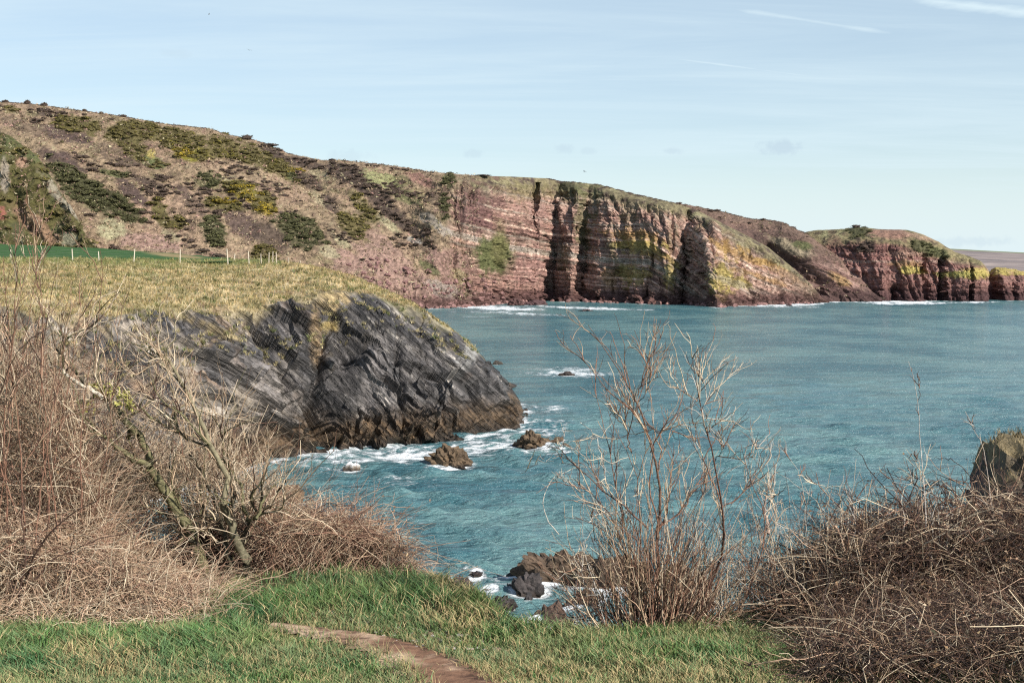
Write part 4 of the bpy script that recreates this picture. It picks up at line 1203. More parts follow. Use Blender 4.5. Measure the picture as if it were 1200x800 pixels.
# ------------------------------------------------------------------ sea
def sea():
    ang = np.concatenate([np.linspace(-9000, -140, 40), np.arange(-120, 1330, 1.9), np.linspace(1350, 9000, 40)])
    D = np.concatenate([[-60, 5, 30, 40], 1 / np.linspace(1 / 48., 1 / 640., 430), np.geomspace(680, 30000, 26)])
    X = np.where(D[:, None] > 0, np.maximum(D[:, None], 30), 30) * (ang[None] - 600) / F
    Y = np.repeat(D[:, None], len(ang), 1)
    x, y = X, Y
    cell = np.gradient(D)
    cell = np.maximum(np.abs(cell), D * 1.9 / F)[:, None]
    r = np.random.default_rng(12)
    Z = np.zeros_like(X)
    wx = x + 2.5 * fbm(x / 19, y / 19, 1, 2); wy = y + 2.5 * fbm(x / 19, y / 19, 6, 2)
    for k in range(70):
        lam = np.exp(r.uniform(np.log(.8), np.log(8)))
        th = r.normal(-1.75, .50)
        kx, ky = 2 * pi / lam * cos(th), 2 * pi / lam * sin(th)
        amp = .016 * lam ** .72
        fade = np.clip((lam / cell - 2.2) / 3, 0, 1)
        ph = kx * wx + ky * wy + r.uniform(0, 6.28)
        s = np.sin(ph)
        Z += amp * fade * (np.where(s > 0, s ** 1.5, -np.abs(s) ** .9) if False else s)
    gust = .75 + .6 * fbm(x / 60, y / 90, 4, 3)
    sg = np.std(Z[50:200])
    Z = Z * gust
    Z = Z + .22 * np.maximum(Z, 0) ** 2 / (sg + 1e-6)
    # distance to every shore and rock
    sh = [np.stack([BH[::3, 0], BH[::3, 1]], -1)]
    for s_, st in ((shA, 8), (shB, 8), (shC, 6), (shD, 8)): sh.append(s_[::st])
    sh = np.concatenate(sh)
    d = np.full(X.shape, 1e3, np.float32)
    sel = (Y > 40) & (Y < 700)
    xs, ys = X[sel].astype(np.float32), Y[sel].astype(np.float32)
    dm = np.full(xs.shape, 1e3, np.float32)
    for px, py in sh: dm = np.minimum(dm, np.hypot(xs - px, ys - py))
    d[sel] = dm
    dr = np.full(xs.shape, 1e3, np.float32)
    for px, py, w, h in ROCKS:
        dr = np.minimum(dr, np.maximum(np.hypot((xs - px), (ys - py)) - w * .8, 0) / (1 + w * .25) * (1.0 if w > .8 else 2))
    d2 = np.full(X.shape, 1e3, np.float32); d2[sel] = dr
    U, V = PROJ(np.stack([X, Y, np.zeros_like(X)], -1))
    n1 = fbm(x / 7, y / 9, 3, 4, .6); n2 = fbm(x / 1.6, y / 2.4, 8, 3, .6); n3 = fbm(x / 24, y / 34, 5, 3)
    far = sst(250, 420, Y)
    foam = np.exp(-d / (1.7 + 2.2 * far)) * (.90 + 1.3 * n1 + .8 * n3)
    foam = np.maximum(foam, np.exp(-d2 / .8) * (.95 + 1.1 * n1))
    # surf patches
    for (cx, cy, rx, ry, an, st) in ((460, 533, 130, 13, -2, .62), (380, 545, 50, 18, 0, .60), (625, 505, 55, 14, -10, .60), (560, 524, 70, 7, -6, .66), (640, 480, 40, 8, 0, .50), (655, 435, 75, 6, 0, .62), (585, 361, 75, 2.6, 2, .85), (600, 367, 70, 2.0, 2, .6), (560, 371, 30, 1.5, 0, .45), (690, 361, 70, 1.8, 2, .7),
                                     (600, 690, 70, 22, 15, .45), (560, 680, 60, 14, 5, .5), (640, 700, 50, 14, 0, .35), (900, 357, 60, 2.5, 0, .9), (1060, 354.5, 60, 2.4, 0, .9), (1140, 354, 40, 1.5, 0, .7), (930, 360, 40, 1.5, 0, .5), (360, 640, 60, 16, 0, .5), (430, 600, 120, 26, 8, .30),
                                     (240, 580, 50, 20, 0, .5), (700, 690, 40, 12, 0, .45), (860, 720, 70, 30, 0, .5), (450, 565, 90, 12, 3, .38), (640, 530, 60, 7, 0, .6)):
        foam = np.maximum(foam, ell(U, V, cx, cy, rx, ry, an, n3 * .8, .6) * st * (1 + .9 * n1 + .5 * n2))
    # whitecaps on the steepest crests
    cap = sst(2.2, 3.2, Z / (sg + 1e-6) * (1 + .9 * n3)) * sst(.05, .35, n1) * .95
    foam = np.maximum(foam, cap)
    # surge: water heaped a little where it meets rock
    Z = Z * (1 - .5 * np.exp(-d / 3)) + .25 * np.clip(foam, 0, 1) * np.exp(-d / 4) * (.5 + n2)
    Z[Y > 640] *= 0; Z[Y < 45] *= 0
    Z[:, :40] = 0; Z[:, -40:] = 0
    tone = n3 + .4 * n1
    G = np.stack([X, Y, Z], -1)
    m, nt, b = base_mat('sea_water', .22, .5)
    N, L = nt.nodes.new, nt.links.new
    b.inputs['IOR'].default_value = 1.33
    geo = N('ShaderNodeNewGeometry')

    def noise(sc, det, st=(1, 1, 1), rough=.6, rot=0):
        mp = N('ShaderNodeMapping'); mp.inputs['Scale'].default_value = st; mp.inputs['Rotation'].default_value = (0, 0, rot)
        L(geo.outputs['Position'], mp.inputs[0])
        n = N('ShaderNodeTexNoise'); n.inputs['Scale'].default_value = sc; n.inputs['Detail'].default_value = det; n.inputs['Roughness'].default_value = rough
        L(mp.outputs[0], n.inputs['Vector']); return n.outputs[0]

    def mr(v, a, b_, c=0, d_=1, sm=True):
        n = N('ShaderNodeMapRange'); n.interpolation_type = 'SMOOTHSTEP' if sm else 'LINEAR'
        for k, q in enumerate((a, b_, c, d_)): n.inputs[k + 1].default_value = q
        L(v, n.inputs[0]); return n.outputs[0]

    def M(op, a, b_):
        n = N('ShaderNodeMath'); n.operation = op
        for k, v in enumerate((a, b_)):
            if isinstance(v, (int, float)): n.inputs[k].default_value = v
            else: L(v, n.inputs[k])
        return n.outputs[0]
    fa = N('ShaderNodeAttribute'); fa.attribute_name = 'foam'
    ta = N('ShaderNodeAttribute'); ta.attribute_name = 'tone'
    f1 = noise(1.3, 9, (.6, 1, 1), .74); f2 = noise(.16, 3)
    fm = M('ADD', fa.outputs['Fac'], M('MULTIPLY', M('SUBTRACT', f1, .5), 2.0))
    fm = mr(fm, .46, .80)
    fm = M('MULTIPLY', fm, mr(fa.outputs['Fac'], .03, .22))
    mx = N('ShaderNodeMix'); mx.data_type = 'RGBA'
    mx.inputs[6].default_value = (.050, .142, .168, 1); mx.inputs[7].default_value = (.135, .250, .250, 1)
    L(mr(M('ADD', ta.outputs['Fac'], M('MULTIPLY', M('SUBTRACT', noise(.22, 8, (.35, 1, 1), .72), .5), 2.6)), -.45, .55), mx.inputs[0])
    mx2 = N('ShaderNodeMix'); mx2.data_type = 'RGBA'
    L(fm, mx2.inputs[0]); L(mx.outputs[2], mx2.inputs[6]); mx2.inputs[7].default_value = (.78, .82, .83, 1)
    L(mx2.outputs[2], b.inputs['Base Color'])
    L(mr(fm, 0, 1, .20, .8), b.inputs['Roughness'])
    fk = M('MULTIPLY', mr(noise(.55, 3, (.45, 1, 1), .75, .1), .735, .765), mr(noise(.03, 3), .42, .62))
    mx3 = N('ShaderNodeMix'); mx3.data_type = 'RGBA'; L(fk, mx3.inputs[0]); L(mx2.outputs[2], mx3.inputs[6]); mx3.inputs[7].default_value = (.78, .82, .83, 1); L(mx3.outputs[2], b.inputs['Base Color'])
    h = M('ADD', M('MULTIPLY', noise(3.0, 6, (.45, 1, 1), .68, .2), .30), M('MULTIPLY', noise(.95, 6, (.40, 1, 1), .66, .12), 1.0))
    h = M('ADD', h, M('MULTIPLY', noise(.12, 6, (.30, 1, 1), .68, .08), 5.0))
    h = M('ADD', h, M('MULTIPLY', fm, .10))
    bp = N('ShaderNodeBump'); bp.inputs['Strength'].default_value = 1.0; bp.inputs['Distance'].default_value = .8
    L(h, bp.inputs['Height']); L(bp.outputs[0], b.inputs['Normal'])
    ob = mesh('sea', G, gridf(*G.shape[:2])[:, ::-1].copy(), m, None, smooth=True, attrs={'foam': np.clip(foam, 0, 1.6), 'tone': tone})
    tag(ob, 'choppy teal sea with whitecaps and foam along the rocks', None, None, 'structure')


sea()
# ------------------------------------------------------------------ near ground: clifftop lawn, bank and the drop beyond
EDGE = ([-3000, -400, 0, 200, 300, 400, 440, 480, 520, 560, 600, 640, 700, 780, 860, 920, 1000, 1100, 1200, 1600, 4000], [12, 9.5, 8.7, 8.3, 8.0, 7.9, 7.6, 7.2, 6.85, 6.35, 5.95, 5.75, 5.75, 5.9, 6.05, 6.4, 6.9, 7.5, 8, 9, 12])


def ground_z(x, y, fine=True):
    yy = np.maximum(y, .5)
    u = 600 + F * x / yy
    ed = np.interp(np.clip(u, -3000, 4000), *EDGE)
    ed = np.where(y < .6, 99, ed)
    top = -1.70 - .075 * (np.minimum(y, ed) - 5) - .0 * x
    top = top + .04 * np.exp(-((x + .75 - (y - 6.6) * -.5) / .75) ** 2 - ((y - 6.75) / .45) ** 2)
    top = top + .03 * fbm(x / .8, y / .8, 3, 3) + .012 * fbm(x / .15, y / .15, 3, 2)
    over = np.maximum(y - ed, 0)
    z = top - over ** 1.15 * .85 - .25 * (1 - np.exp(-over * 3))
    z = z + np.clip(over, 0, 3) * .3 * fbm(x / 1.7, y / 1.7, 9, 4, .6)
    return EYE + np.maximum(z, -22), over


def gz(x, y):
    return ground_z(np.atleast_1d(np.asarray(x, float)), np.atleast_1d(np.asarray(y, float)))[0]


PATH = [(318, 733), (350, 737), (392, 743), (430, 750), (466, 760), (500, 775), (530, 793), (560, 822), (610, 880)]


def path_mask(U, V, nz):
    w = np.interp(V, [733, 740, 750, 760, 775, 793, 822, 880], [5, 8, 13, 18, 25, 33, 46, 66])
    d = polydist(U * .75, V * 1.25, [(a * .75, b * 1.25) for a, b in PATH])
    return 1 - sst(.75, 1.25, d / w + nz)


def near_ground():
    xs = np.concatenate([np.arange(-80, -7, 2.0), np.arange(-7, -3.6, .2), np.arange(-3.5, 3.6, .035), np.arange(3.7, 7, .2), np.arange(8, 80, 2.0)])
    ys = np.concatenate([np.arange(-60, 2, 2.0), np.arange(2.2, 4.2, .15), np.arange(4.25, 8.6, .035), np.arange(8.7, 14, .2), np.arange(14.5, 62, 1.2)])
    x, y = np.meshgrid(xs, ys)
    z, over = ground_z(x, y)
    G = np.stack([x, y, z], -1)
    U, V = PROJ(G); vis = y > 3
    n1 = fbm(x / .5, y / .5, 2, 4, .6); n2 = fbm(x / .09, y / .09, 5, 3, .6)
    C = mixc(np.broadcast_to(np.array((.055, .095, .030), np.float32), G.shape).copy(), (.17, .15, .07), sst(-.1, .4, n1) * .6)
    C = mixc(C, (.05, .04, .025), sst(.1, .5, n2) * .6)
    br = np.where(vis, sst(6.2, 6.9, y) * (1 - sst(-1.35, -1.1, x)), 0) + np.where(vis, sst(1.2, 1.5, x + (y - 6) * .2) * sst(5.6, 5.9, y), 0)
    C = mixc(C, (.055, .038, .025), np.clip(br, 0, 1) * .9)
    C = mixc(C, (.11, .085, .06), sst(.4, 1.5, over)); C = mixc(C, (.08, .09, .04), sst(.5, 1.2, over) * sst(0, .4, n1) * (over < 7))
    pm = np.where(vis, path_mask(U, V, n1 * .3), 0)
    C = mixc(C, (.15, .095, .065), pm)
    mt = vc_mat('turf_soil', .95, .1, 18, .35, .5, 30, .02)
    fc = gridf(*x.shape)
    tag(mesh('ground', G, fc[:, ::-1].copy() if False else fc, mt, C), 'clifftop turf and soil falling away to the shore', None, None, 'structure')
    # bare trodden earth, a sheet of its own just above the turf soil
    pmv = pm.ravel()
    keep = pmv[fc].min(1) > .30
    f = fc[keep]; idx, inv = np.unique(f.ravel(), return_inverse=True)
    Vp = G.reshape(-1, 3)[idx].copy(); Vp[:, 2] += .004 + .006 * np.clip(pmv[idx], 0, 1)
    a, b = x.ravel()[idx], y.ravel()[idx]
    t1 = fbm(a / .28, b / .28, 7, 4, .6); t2 = fbm(a / .05, b / .05, 1, 3, .6)
    Cp = mixc(np.tile([.22, .125, .08], (len(idx), 1)), (.50, .36, .25), sst(-.05, .35, t1 + .35 * (1 - sst(330, 520, U.ravel()[idx])) - .1))
    Cp = mixc(Cp, (.10, .055, .04), sst(.1, .45, t2 - t1 * .5)); Vp[:, 2] += .004 * t2
    tag(mesh('path', Vp, inv.reshape(-1, 4), vc_mat('bare_earth', .95, .1, 30, .25, .6, 60, .01), Cp), 'narrow trodden path of bare reddish earth in the grass', None, None, 'structure')
    return


near_ground()


def lawn():
    r = np.random.default_rng(21)
    M = 240000
    y = 4.6 + 3.7 * r.random(M) ** 1.15
    x = (r.random(M) * 1340 - 70 - 600) / F * y
    z, over = ground_z(x, y)
    U, V = PROJ(np.stack([x, y, z], -1))
    n1 = fbm(x / .5, y / .5, 2, 4, .6); nn = fbm(x / .22, y / .22, 6, 3); n3 = fbm(x / 1.1, y / .6, 12, 2)
    dens = np.ones(M)
    pmk = path_mask(U, V, n1 * .3 + .12 + .35 * r.random(M)); dens *= 1 - .985 * pmk
    dens *= np.where(over > .25, 0, 1)
    dens *= 1 - .85 * sst(1.25, 1.6, x + (y - 6) * .25) * sst(5.7, 6.0, y)
    dens *= 1 - .93 * sst(930, 965, U + 12 * nn)
    dens *= np.where((U < 235) & (V < 735 - (U - 100) * .1 + 14 * nn), .15, 1)
    dens *= np.where((U > 290) & (U < 500) & (V < 705 - (U - 300) * .12), .25, 1)
    tall = ell(U, V, 470, 705, 150, 34, 8, nn * .5) * .75 + ell(U, V, 610, 735, 110, 22, 14, nn * .5) * .4 + ell(U, V, 330, 715, 70, 14, 0, nn * .4) * .5 + ell(U, V, 80, 765, 220, 26, 0, nn * .5) * .7 + ell(U, V, 820, 775, 110, 16, 0, nn * .5) * .5 + ell(U, V, 260, 730, 60, 30, 0, nn * .5) * .6
    tall = np.clip(tall, 0, 1)
    cl = fbm(x / .13, y / .13, 4, 2); h = (.016 + .030 * r.random(M)) * (1 + 1.45 * tall + .5 * nn) * np.clip(1 + 1.1 * cl, .35, 2)
    lawnm = 1 - tall
    dens *= 1 - .5 * ell(U, V, 535, 730, 46, 10, 8, nn * .6) - .4 * ell(U, V, 170, 782, 40, 10, 0, nn * .6)
    k = r.random(M) < dens
    x, y, z, h, U, V, tall, nn, n3, n1 = [a[k] for a in (x, y, z, h, U, V, tall, nn, n3, n1)]
    M = len(x)
    C = np.tile([.085, .165, .045], (M, 1)) * r.uniform(.6, 1.35, (M, 1))
    C = mixc(C, (.13, .235, .095), (r.random(M) < .35) * 1.0)
    C = C * (1 + .5 * np.clip(fbm(x / .16, y / .16, 14, 2), -1, 1))[:, None]  # clump tone painted in for the shadow between tufts
    C = mixc(C, (.06, .15, .065), sst(0, .3, n3) * .7)
    C = mixc(C, (.17, .23, .07), sst(.0, .3, fbm(x / .35, y / .35, 24, 2)) * .6)
    C = mixc(C, (.22, .25, .12), (1 - tall) * sst(-.3, .3, n1) * .75)
    C = C * (1 - .25 * tall * (V < 745))[:, None]
    fr = pmk[k] * (1 - pmk[k]) * 4; h = h * (1 + .9 * fr)
    C = mixc(C, (.30, .22, .12), fr * (r.random(M) < .5) * .8)
    dry = r.random(M) < (.10 + .22 * (1 - tall) + .5 * ell(U, V, 535, 728, 50, 14, 8) + .3 * (V > 780) * (U > 500) + .45 * ell(U, V, 120, 775, 60, 16, 0) + .5 * sst(-70, 0, -np.abs(V - 688)) * ell(U, V, 545, 690, 40, 16, 10))
    C[dry] = np.array([.40, .32, .16]) * r.uniform(.6, 1.25, (dry.sum(), 1))
    w = (.0022 + .0022 * r.random(M)) * (1 + .5 * tall)
    p = np.stack([x, y, z - .004], -1)
    o = blades('grass', p, np.zeros_like(p), C, h, w, (-.08, -.02, 0), MAT_BLADE, nseg=2, jitter=.85, seed=8)
    tag(o, 'short and tufted green grass along the cliff path', None, None, 'stuff')


lawn()

# ------------------------------------------------------------------ twigs
MAT_BARK = vc_mat('bark', .85, .15, 45, .65, .8, 90, .005)
MAT_TWIG = vc_mat('dry_twigs', .75, .25, 12, .2)
TW = (.40, .29, .19); TWL = (.60, .49, .35); TWD = (.085, .050, .038); TWR = (.23, .125, .085); GRY = (.42, .38, .33); PNK = (.45, .30, .205)


def resample(p, N):
    p = np.asarray(p, float)
    s = np.concatenate([[0], np.cumsum(np.linalg.norm(np.diff(p, axis=0), axis=1))])
    t = np.linspace(0, s[-1], N)
    # Catmull-Rom-like smoothing by interpolating then easing corners
    q = np.stack([np.interp(t, s, p[:, i]) for i in range(3)], -1)
    for _ in range(2):
        q[1:-1] = .25 * q[:-2] + .5 * q[1:-1] + .25 * q[2:]
    return q


def pxline(pts, D, r, drift=.25, N=12, wob=.006):
    u = [a for a, b in pts]; v = [b for a, b in pts]
    Dd = D + np.linspace(0, 1, len(pts)) * r.normal() * drift
    q = resample(P(u, v, Dd), N)
    q[1:] += r.normal(size=(N - 1, 3)) * wob
    return q


def taper(M, N, r0, r1):
    t = np.linspace(0, 1, N)[None]
    r0 = np.broadcast_to(r0, (M,))[:, None]; r1 = np.broadcast_to(r1, (M,))[:, None]
    return r0 * (1 - t) + r1 * t


def stems(r, base, dirs, L, bend, wob, N=6):
    M = len(base)
    t = np.linspace(0, 1, N)[None, :, None]
    L = np.broadcast_to(L, (M,))[:, None, None]
    p = base[:, None] + dirs[:, None] * L * t + bend[:, None] * L * t ** 2
    w = np.cumsum(r.normal(size=(M, N, 3)) * wob, 1); w[:, 0] = 0
    return p + w * L * (t + .15) * (t > 0)


def unit(a): return a / (np.linalg.norm(a, axis=-1, keepdims=True) + 1e-9)


def sprout(r, par, n, L, spread=.7, up=.3, wob=.06, t0=.25, N=5):
    """n twigs from random places on parents par (M,K,3)"""
    M, K = par.shape[:2]
    i = r.integers(0, M, n); t = t0 + (1 - t0) * r.random(n); k = t * (K - 1); k0 = np.minimum(k.astype(int), K - 2); f = (k - k0)[:, None]
    a, b = par[i, k0], par[i, k0 + 1]
    d = unit(unit(b - a) + unit(r.normal(size=(n, 3))) * spread + [0, 0, up])
    Ln = r.uniform(L[0], L[1], n) * (1.15 - .5 * t)
    bend = r.normal(size=(n, 3)) * .10 + [0, 0, .08]
    return stems(r, a * (1 - f) + b * f, d, Ln, bend, wob, N)


def colr(r, M, cols, wts):
    c = np.array(cols)[r.choice(len(cols), M, p=np.array(wts) / sum(wts))]
    return c * r.uniform(.75, 1.25, (M, 1))


def tubeset(name, parts, mat, parent=None, k=3):
    """parts: list of (pts, rad, col(M,3))"""
    Vs, Fs, Cs, o = [], [], [], 0
    for pts, rad, c in parts:
        v, f = tubes(pts, rad, k)
        Vs.append(v); Fs.append(f + o); o += len(v)
        Cs.append(np.repeat(c, pts.shape[1] * k, 0))
    V = np.concatenate(Vs)
    if parent is not None: V = V - np.array(parent.location)
    return mesh(name, V, np.concatenate(Fs), mat, np.concatenate(Cs), parent, smooth=True)


def one(name, q, r0, r1, col, mat, parent, r, k=7, lump=.12, tipcol=None):
    rad = taper(1, len(q), r0, r1) * (1 + lump * r.normal(size=(1, len(q))))
    v, f = tubes(q[None], np.maximum(rad, .0006), k)
    c = np.tile(col, (len(v), 1)).astype(float)
    if tipcol is not None:
        t = np.repeat(np.linspace(0, 1, len(q)), k)[:, None]; c = c * (1 - t) + np.array(tipcol) * t
    c *= r.uniform(.8, 1.2, (len(v), 1))
    return mesh(name, v - np.array(parent.location), f, mat, c, parent, smooth=True)


# ---- old hawthorn on the left
def hawthorn():
    r = np.random.default_rng(31)
    D = 7.0
    root = empty('bare_tree', [float(a) for a in (P(255, 690, D)[0], D, gz(P(255, 690, D)[0], D)[0])])
    tag(root, 'leafless crooked hawthorn with lichened grey green trunk beside the bramble heap', 'tree')
    BK = (.135, .125, .065); BKD = (.07, .06, .04); BKL = (.20, .175, .11)
    tr = [  # pts, r0, r1, colour, name
        ([(246, 700), (240, 680), (232, 650), (225, 620), (210, 598), (195, 578), (180, 554), (174, 545)], .036, .026, BK, 'trunk'),
        ([(288, 700), (291, 665), (286, 645), (278, 632), (268, 610), (262, 590)], .032, .022, (.14, .125, .08), 'trunk'),
        ([(262, 696), (254, 670), (244, 640), (240, 615), (236, 590)], .020, .012, BKD, 'trunk'),
        ([(272, 698), (272, 672), (266, 650), (262, 620), (258, 600)], .018, .010, BKD, 'trunk'),
        ([(174, 545), (172, 525), (162, 510), (150, 497), (140, 485), (132, 472), (122, 466), (112, 462)], .024, .014, BK, 'limb'),
        ([(120, 466), (112, 462), (92, 447), (74, 436), (60, 428), (52, 437)], .013, .008, (.55, .50, .40), 'limb'),
        ([(175, 546), (160, 538), (150, 532), (135, 526), (130, 515), (118, 510), (106, 505)], .020, .006, BK, 'limb'),
        ([(162, 510), (153, 505), (150, 517), (152, 500), (146, 490), (130, 492)], .010, .006, BK, 'limb'),
        ([(162, 512), (152, 495), (140, 478), (134, 465), (136, 450)], .011, .005, BK, 'limb'),
        ([(212, 598), (210, 585), (205, 578), (190, 570), (183, 556)], .012, .008, BK, 'limb'),
        ([(262, 590), (270, 560), (266, 548), (252, 535), (247, 528), (240, 510), (235, 486), (222, 468), (212, 452), (210, 430), (200, 418), (186, 412)], .018, .006, BKL, 'limb'),
        ([(247, 530), (244, 515), (236, 510), (222, 514), (208, 508), (195, 500), (180, 490)], .009, .004, BKL, 'limb'),
        ([(278, 632), (262, 632), (246, 628), (236, 622)], .016, .008, BK, 'limb'),
        ([(284, 640), (285, 620), (296, 606), (312, 598), (320, 590), (326, 572)], .014, .005, BKD, 'limb'),
        ([(268, 612), (275, 585), (272, 565), (262, 548), (250, 535)], .014, .008, BKD, 'limb'),
        ([(290, 610), (284, 592), (286, 575), (276, 560), (266, 545), (262, 528)], .011, .006, BK, 'limb'),
        ([(240, 655), (228, 640), (214, 622), (206, 602), (200, 585), (190, 572)], .012, .007, BKD, 'limb'),
        ([(232, 640), (215, 630), (200, 612), (192, 596)], .010, .005, BKD, 'limb'),
        ([(255, 600), (248, 582), (240, 565), (236, 548), (222, 530)], .010, .005, BKD, 'limb'),
        ([(300, 608), (308, 585), (318, 570), (332, 562)], .008, .004, BK, 'limb'),
        ([(186, 412), (176, 408), (174, 400), (178, 420), (172, 430)], .006, .003, BKL, 'limb'),
        ([(112, 462), (104, 470), (96, 490), (100, 510)], .006, .003, BK, 'limb'),
    ]
    par = []
    for pts, a, b, c, nm in tr:
        q = pxline(pts, D + .1 * r.normal(), r, .15, 14, .007); par.append(q)
        one(nm, q, a, b, c, MAT_BARK, root, r, 8, .07)
    par = np.array(par)
    sub_ = sprout(r, par[:18], 34, (.14, .36), 1.0, .35, .10, .25, 9)
    for q in sub_:
        one('limb', resample(q, 9), r.uniform(.005, .010), .0022, [BK, BKD, BKL][r.integers(0, 3)], MAT_BARK, root, r, 6, .08)
    par = np.concatenate([par, np.array([resample(q, 14) for q in sub_])])
    m = par[2:]
    s1 = sprout(r, m, 260, (.12, .42), .9, .40, .09, .15, 6)
    s2 = sprout(r, s1, 650, (.06, .24), .8, .35, .06, .2, 5)
    s3 = sprout(r, s2, 700, (.03, .10), .8, .3, .06, .3, 4)
    ob = tubeset('twig', [(s1, taper(len(s1), 6, .0052, .0016), colr(r, len(s1), [BK, TW, TWL, TWD], [2, 3, 2, 1])), (s2, taper(len(s2), 5, .0022, .0010), colr(r, len(s2), [TW, TWL, TWR], [3, 3, 1])),
                          (s3, taper(len(s3), 4, .0013, .0008), colr(r, len(s3), [TW, TWL], [1, 1]))], MAT_TWIG, root)
    ob['kind'] = 'stuff'
    # clumps of yellow-green lichen on the upper limb
    lv, lf, lc, o = [], [], [], 0
    for (u, v) in ((110, 453), (116, 458), (125, 461), (130, 457), (148, 463), (150, 470), (104, 475), (155, 478), (100, 472), (140, 470)):
        c = P(u, v, D - .03)
        M = 26
        p = c + r.normal(size=(M, 1, 3)) * [.018, .018, .014]
        tri = p + r.normal(size=(M, 3, 3)) * .011
        lv.append(tri.reshape(-1, 3)); lc.append(np.tile([.42, .40, .12], (M * 3, 1)) * r.uniform(.6, 1.2, (M * 3, 1)))
    lv = np.concatenate(lv)
    ob = mesh('lichen', lv - np.array(root.location), np.arange(len(lv)).reshape(-1, 3), MAT_BLADE, np.concatenate(lc), root)
    return par


HAW = hawthorn()


LEAVES = []


def thick(name, label, n, samp, Lr, cols, wts, rad, up, seed, bend=(0, 0, -.35), wob=.06, kind='stuff', N=6, flat=0.0, cat=None):
    """a tangle of dead stems: samp(r, n) gives starting points"""
    r = np.random.default_rng(seed)
    b = samp(r, n)
    d = unit(r.normal(size=(n, 3)) * [1, .8, .7] + [0, 0, up])
    L = r.uniform(*Lr, n)
    bd = np.array(bend) + r.normal(size=(n, 3)) * .18
    p = stems(r, b, d, L, bd, wob, N)
    if name in ('bramble_thicket', 'dead_bracken', 'bramble_heap', 'dry_hedge'):
        LEAVES.append(p[r.choice(n, n // 2), r.integers(1, N, n // 2)] + r.normal(size=(n // 2, 3)) * .01)
    g = gz(p[..., 0].ravel(), p[..., 1].ravel()).reshape(p.shape[:2])
    p[..., 2] = np.maximum(p[..., 2], g - .01)
    r0 = rad[0] + (rad[1] * 1.35 - rad[0]) * r.random(n) ** 1.8
    ob = tubeset(name, [(p, taper(n, N, r0, r0 * .5), colr(r, n, cols, wts))], MAT_TWIG)
    tag(ob, label, cat, None, kind)
    return p


def samp_heap(u0, u1, d0, d1, Hf, power=1.0):
    def f(r, n):
        u = r.uniform(u0, u1, n); D = r.uniform(d0, d1, n)
        x = (u - 600) / F * D
        H = Hf(u)
        z = gz(x, D) + H * r.random(n) ** power
        return np.stack([x, D, z], -1)
    return f


def clump(H, s, a=.35):
    return lambda u: H(u) * (1 + a * fbm(u / 38.0, s, 0, 3) * 1.6)


# dead bracken and bramble bank on the left
thick('dead_bracken', 'pale pinkish tan mat of dead bracken and bramble on the left bank', 9000,
      samp_heap(-90, 258, 6.0, 7.4, lambda u: np.interp(u, [-90, 60, 110, 150, 190, 225, 258], [.46, .40, .30, .20, .09, .03, .01]), .7), (.12, .42), [PNK, TWL, TW, TWD, TWR], [5, 3, 3, 1, 1.2], (.0009, .0024), .15, 41, wob=.05)
thick('dead_bracken', 'low fringe of broken dead stalks where the left bank meets the green grass', 1500,
      samp_heap(-60, 250, 5.75, 6.3, lambda u: np.interp(u, [-60, 100, 250], [.12, .09, .03])), (.08, .30), [TWL, PNK, TW], [3, 3, 2], (.0009, .0024), .35, 42, wob=.04)
# bramble heap right of the tree
thick('bramble_heap', 'low rounded heap of reddish brown bramble stems above the grass bank', 6500,
      samp_heap(288, 505, 7.15, 7.9, lambda u: np.interp(u, [285, 320, 370, 430, 480, 505], [.30, .34, .31, .25, .12, .03]), .8), (.12, .45), [PNK, TWR, TW, TWD, TWL], [4, 4, 3, 2, 1.4], (.0010, .0024), .12, 43, wob=.05)
# hedge of fine stems on the left
thick('dry_hedge', 'dense hedge of thin dry stems filling the left side above the bracken', 7800,
      samp_heap(-90, 120, 6.5, 7.8, lambda u: np.interp(u, [-90, 30, 80, 120], [1.30, 1.20, .95, .60]), .85), (.16, .55), [TW, TWL, PNK, TWR, TWD], [3, 4, 3, 3, 1.5], (.0008, .0021), 1.0, 44, bend=(.05, 0, -.05), wob=.045)
thick('dry_hedge', 'upright pale twigs crowding round and right of the hawthorn', 2600,
      samp_heap(110, 335, 7.12, 7.95, lambda u: np.interp(u, [110, 170, 240, 300, 335], [.55, .70, .72, .50, .10]), 1.0), (.15, .50), [TW, TWL, TWL, TWR, TWD], [3, 4, 3, 2, 1], (.0008, .0020), 1.1, 45, bend=(.08, 0, .02), wob=.04)
thick('dark_undergrowth', 'dark tangled undergrowth around the base of the hawthorn', 1500,
      samp_heap(215, 300, 7.1, 7.8, lambda u: .26 + 0 * u, 1.0), (.1, .35), [TWD, (.06, .04, .03), TWR], [4, 3, 1], (.0012, .0035), .5, 46, wob=.05)


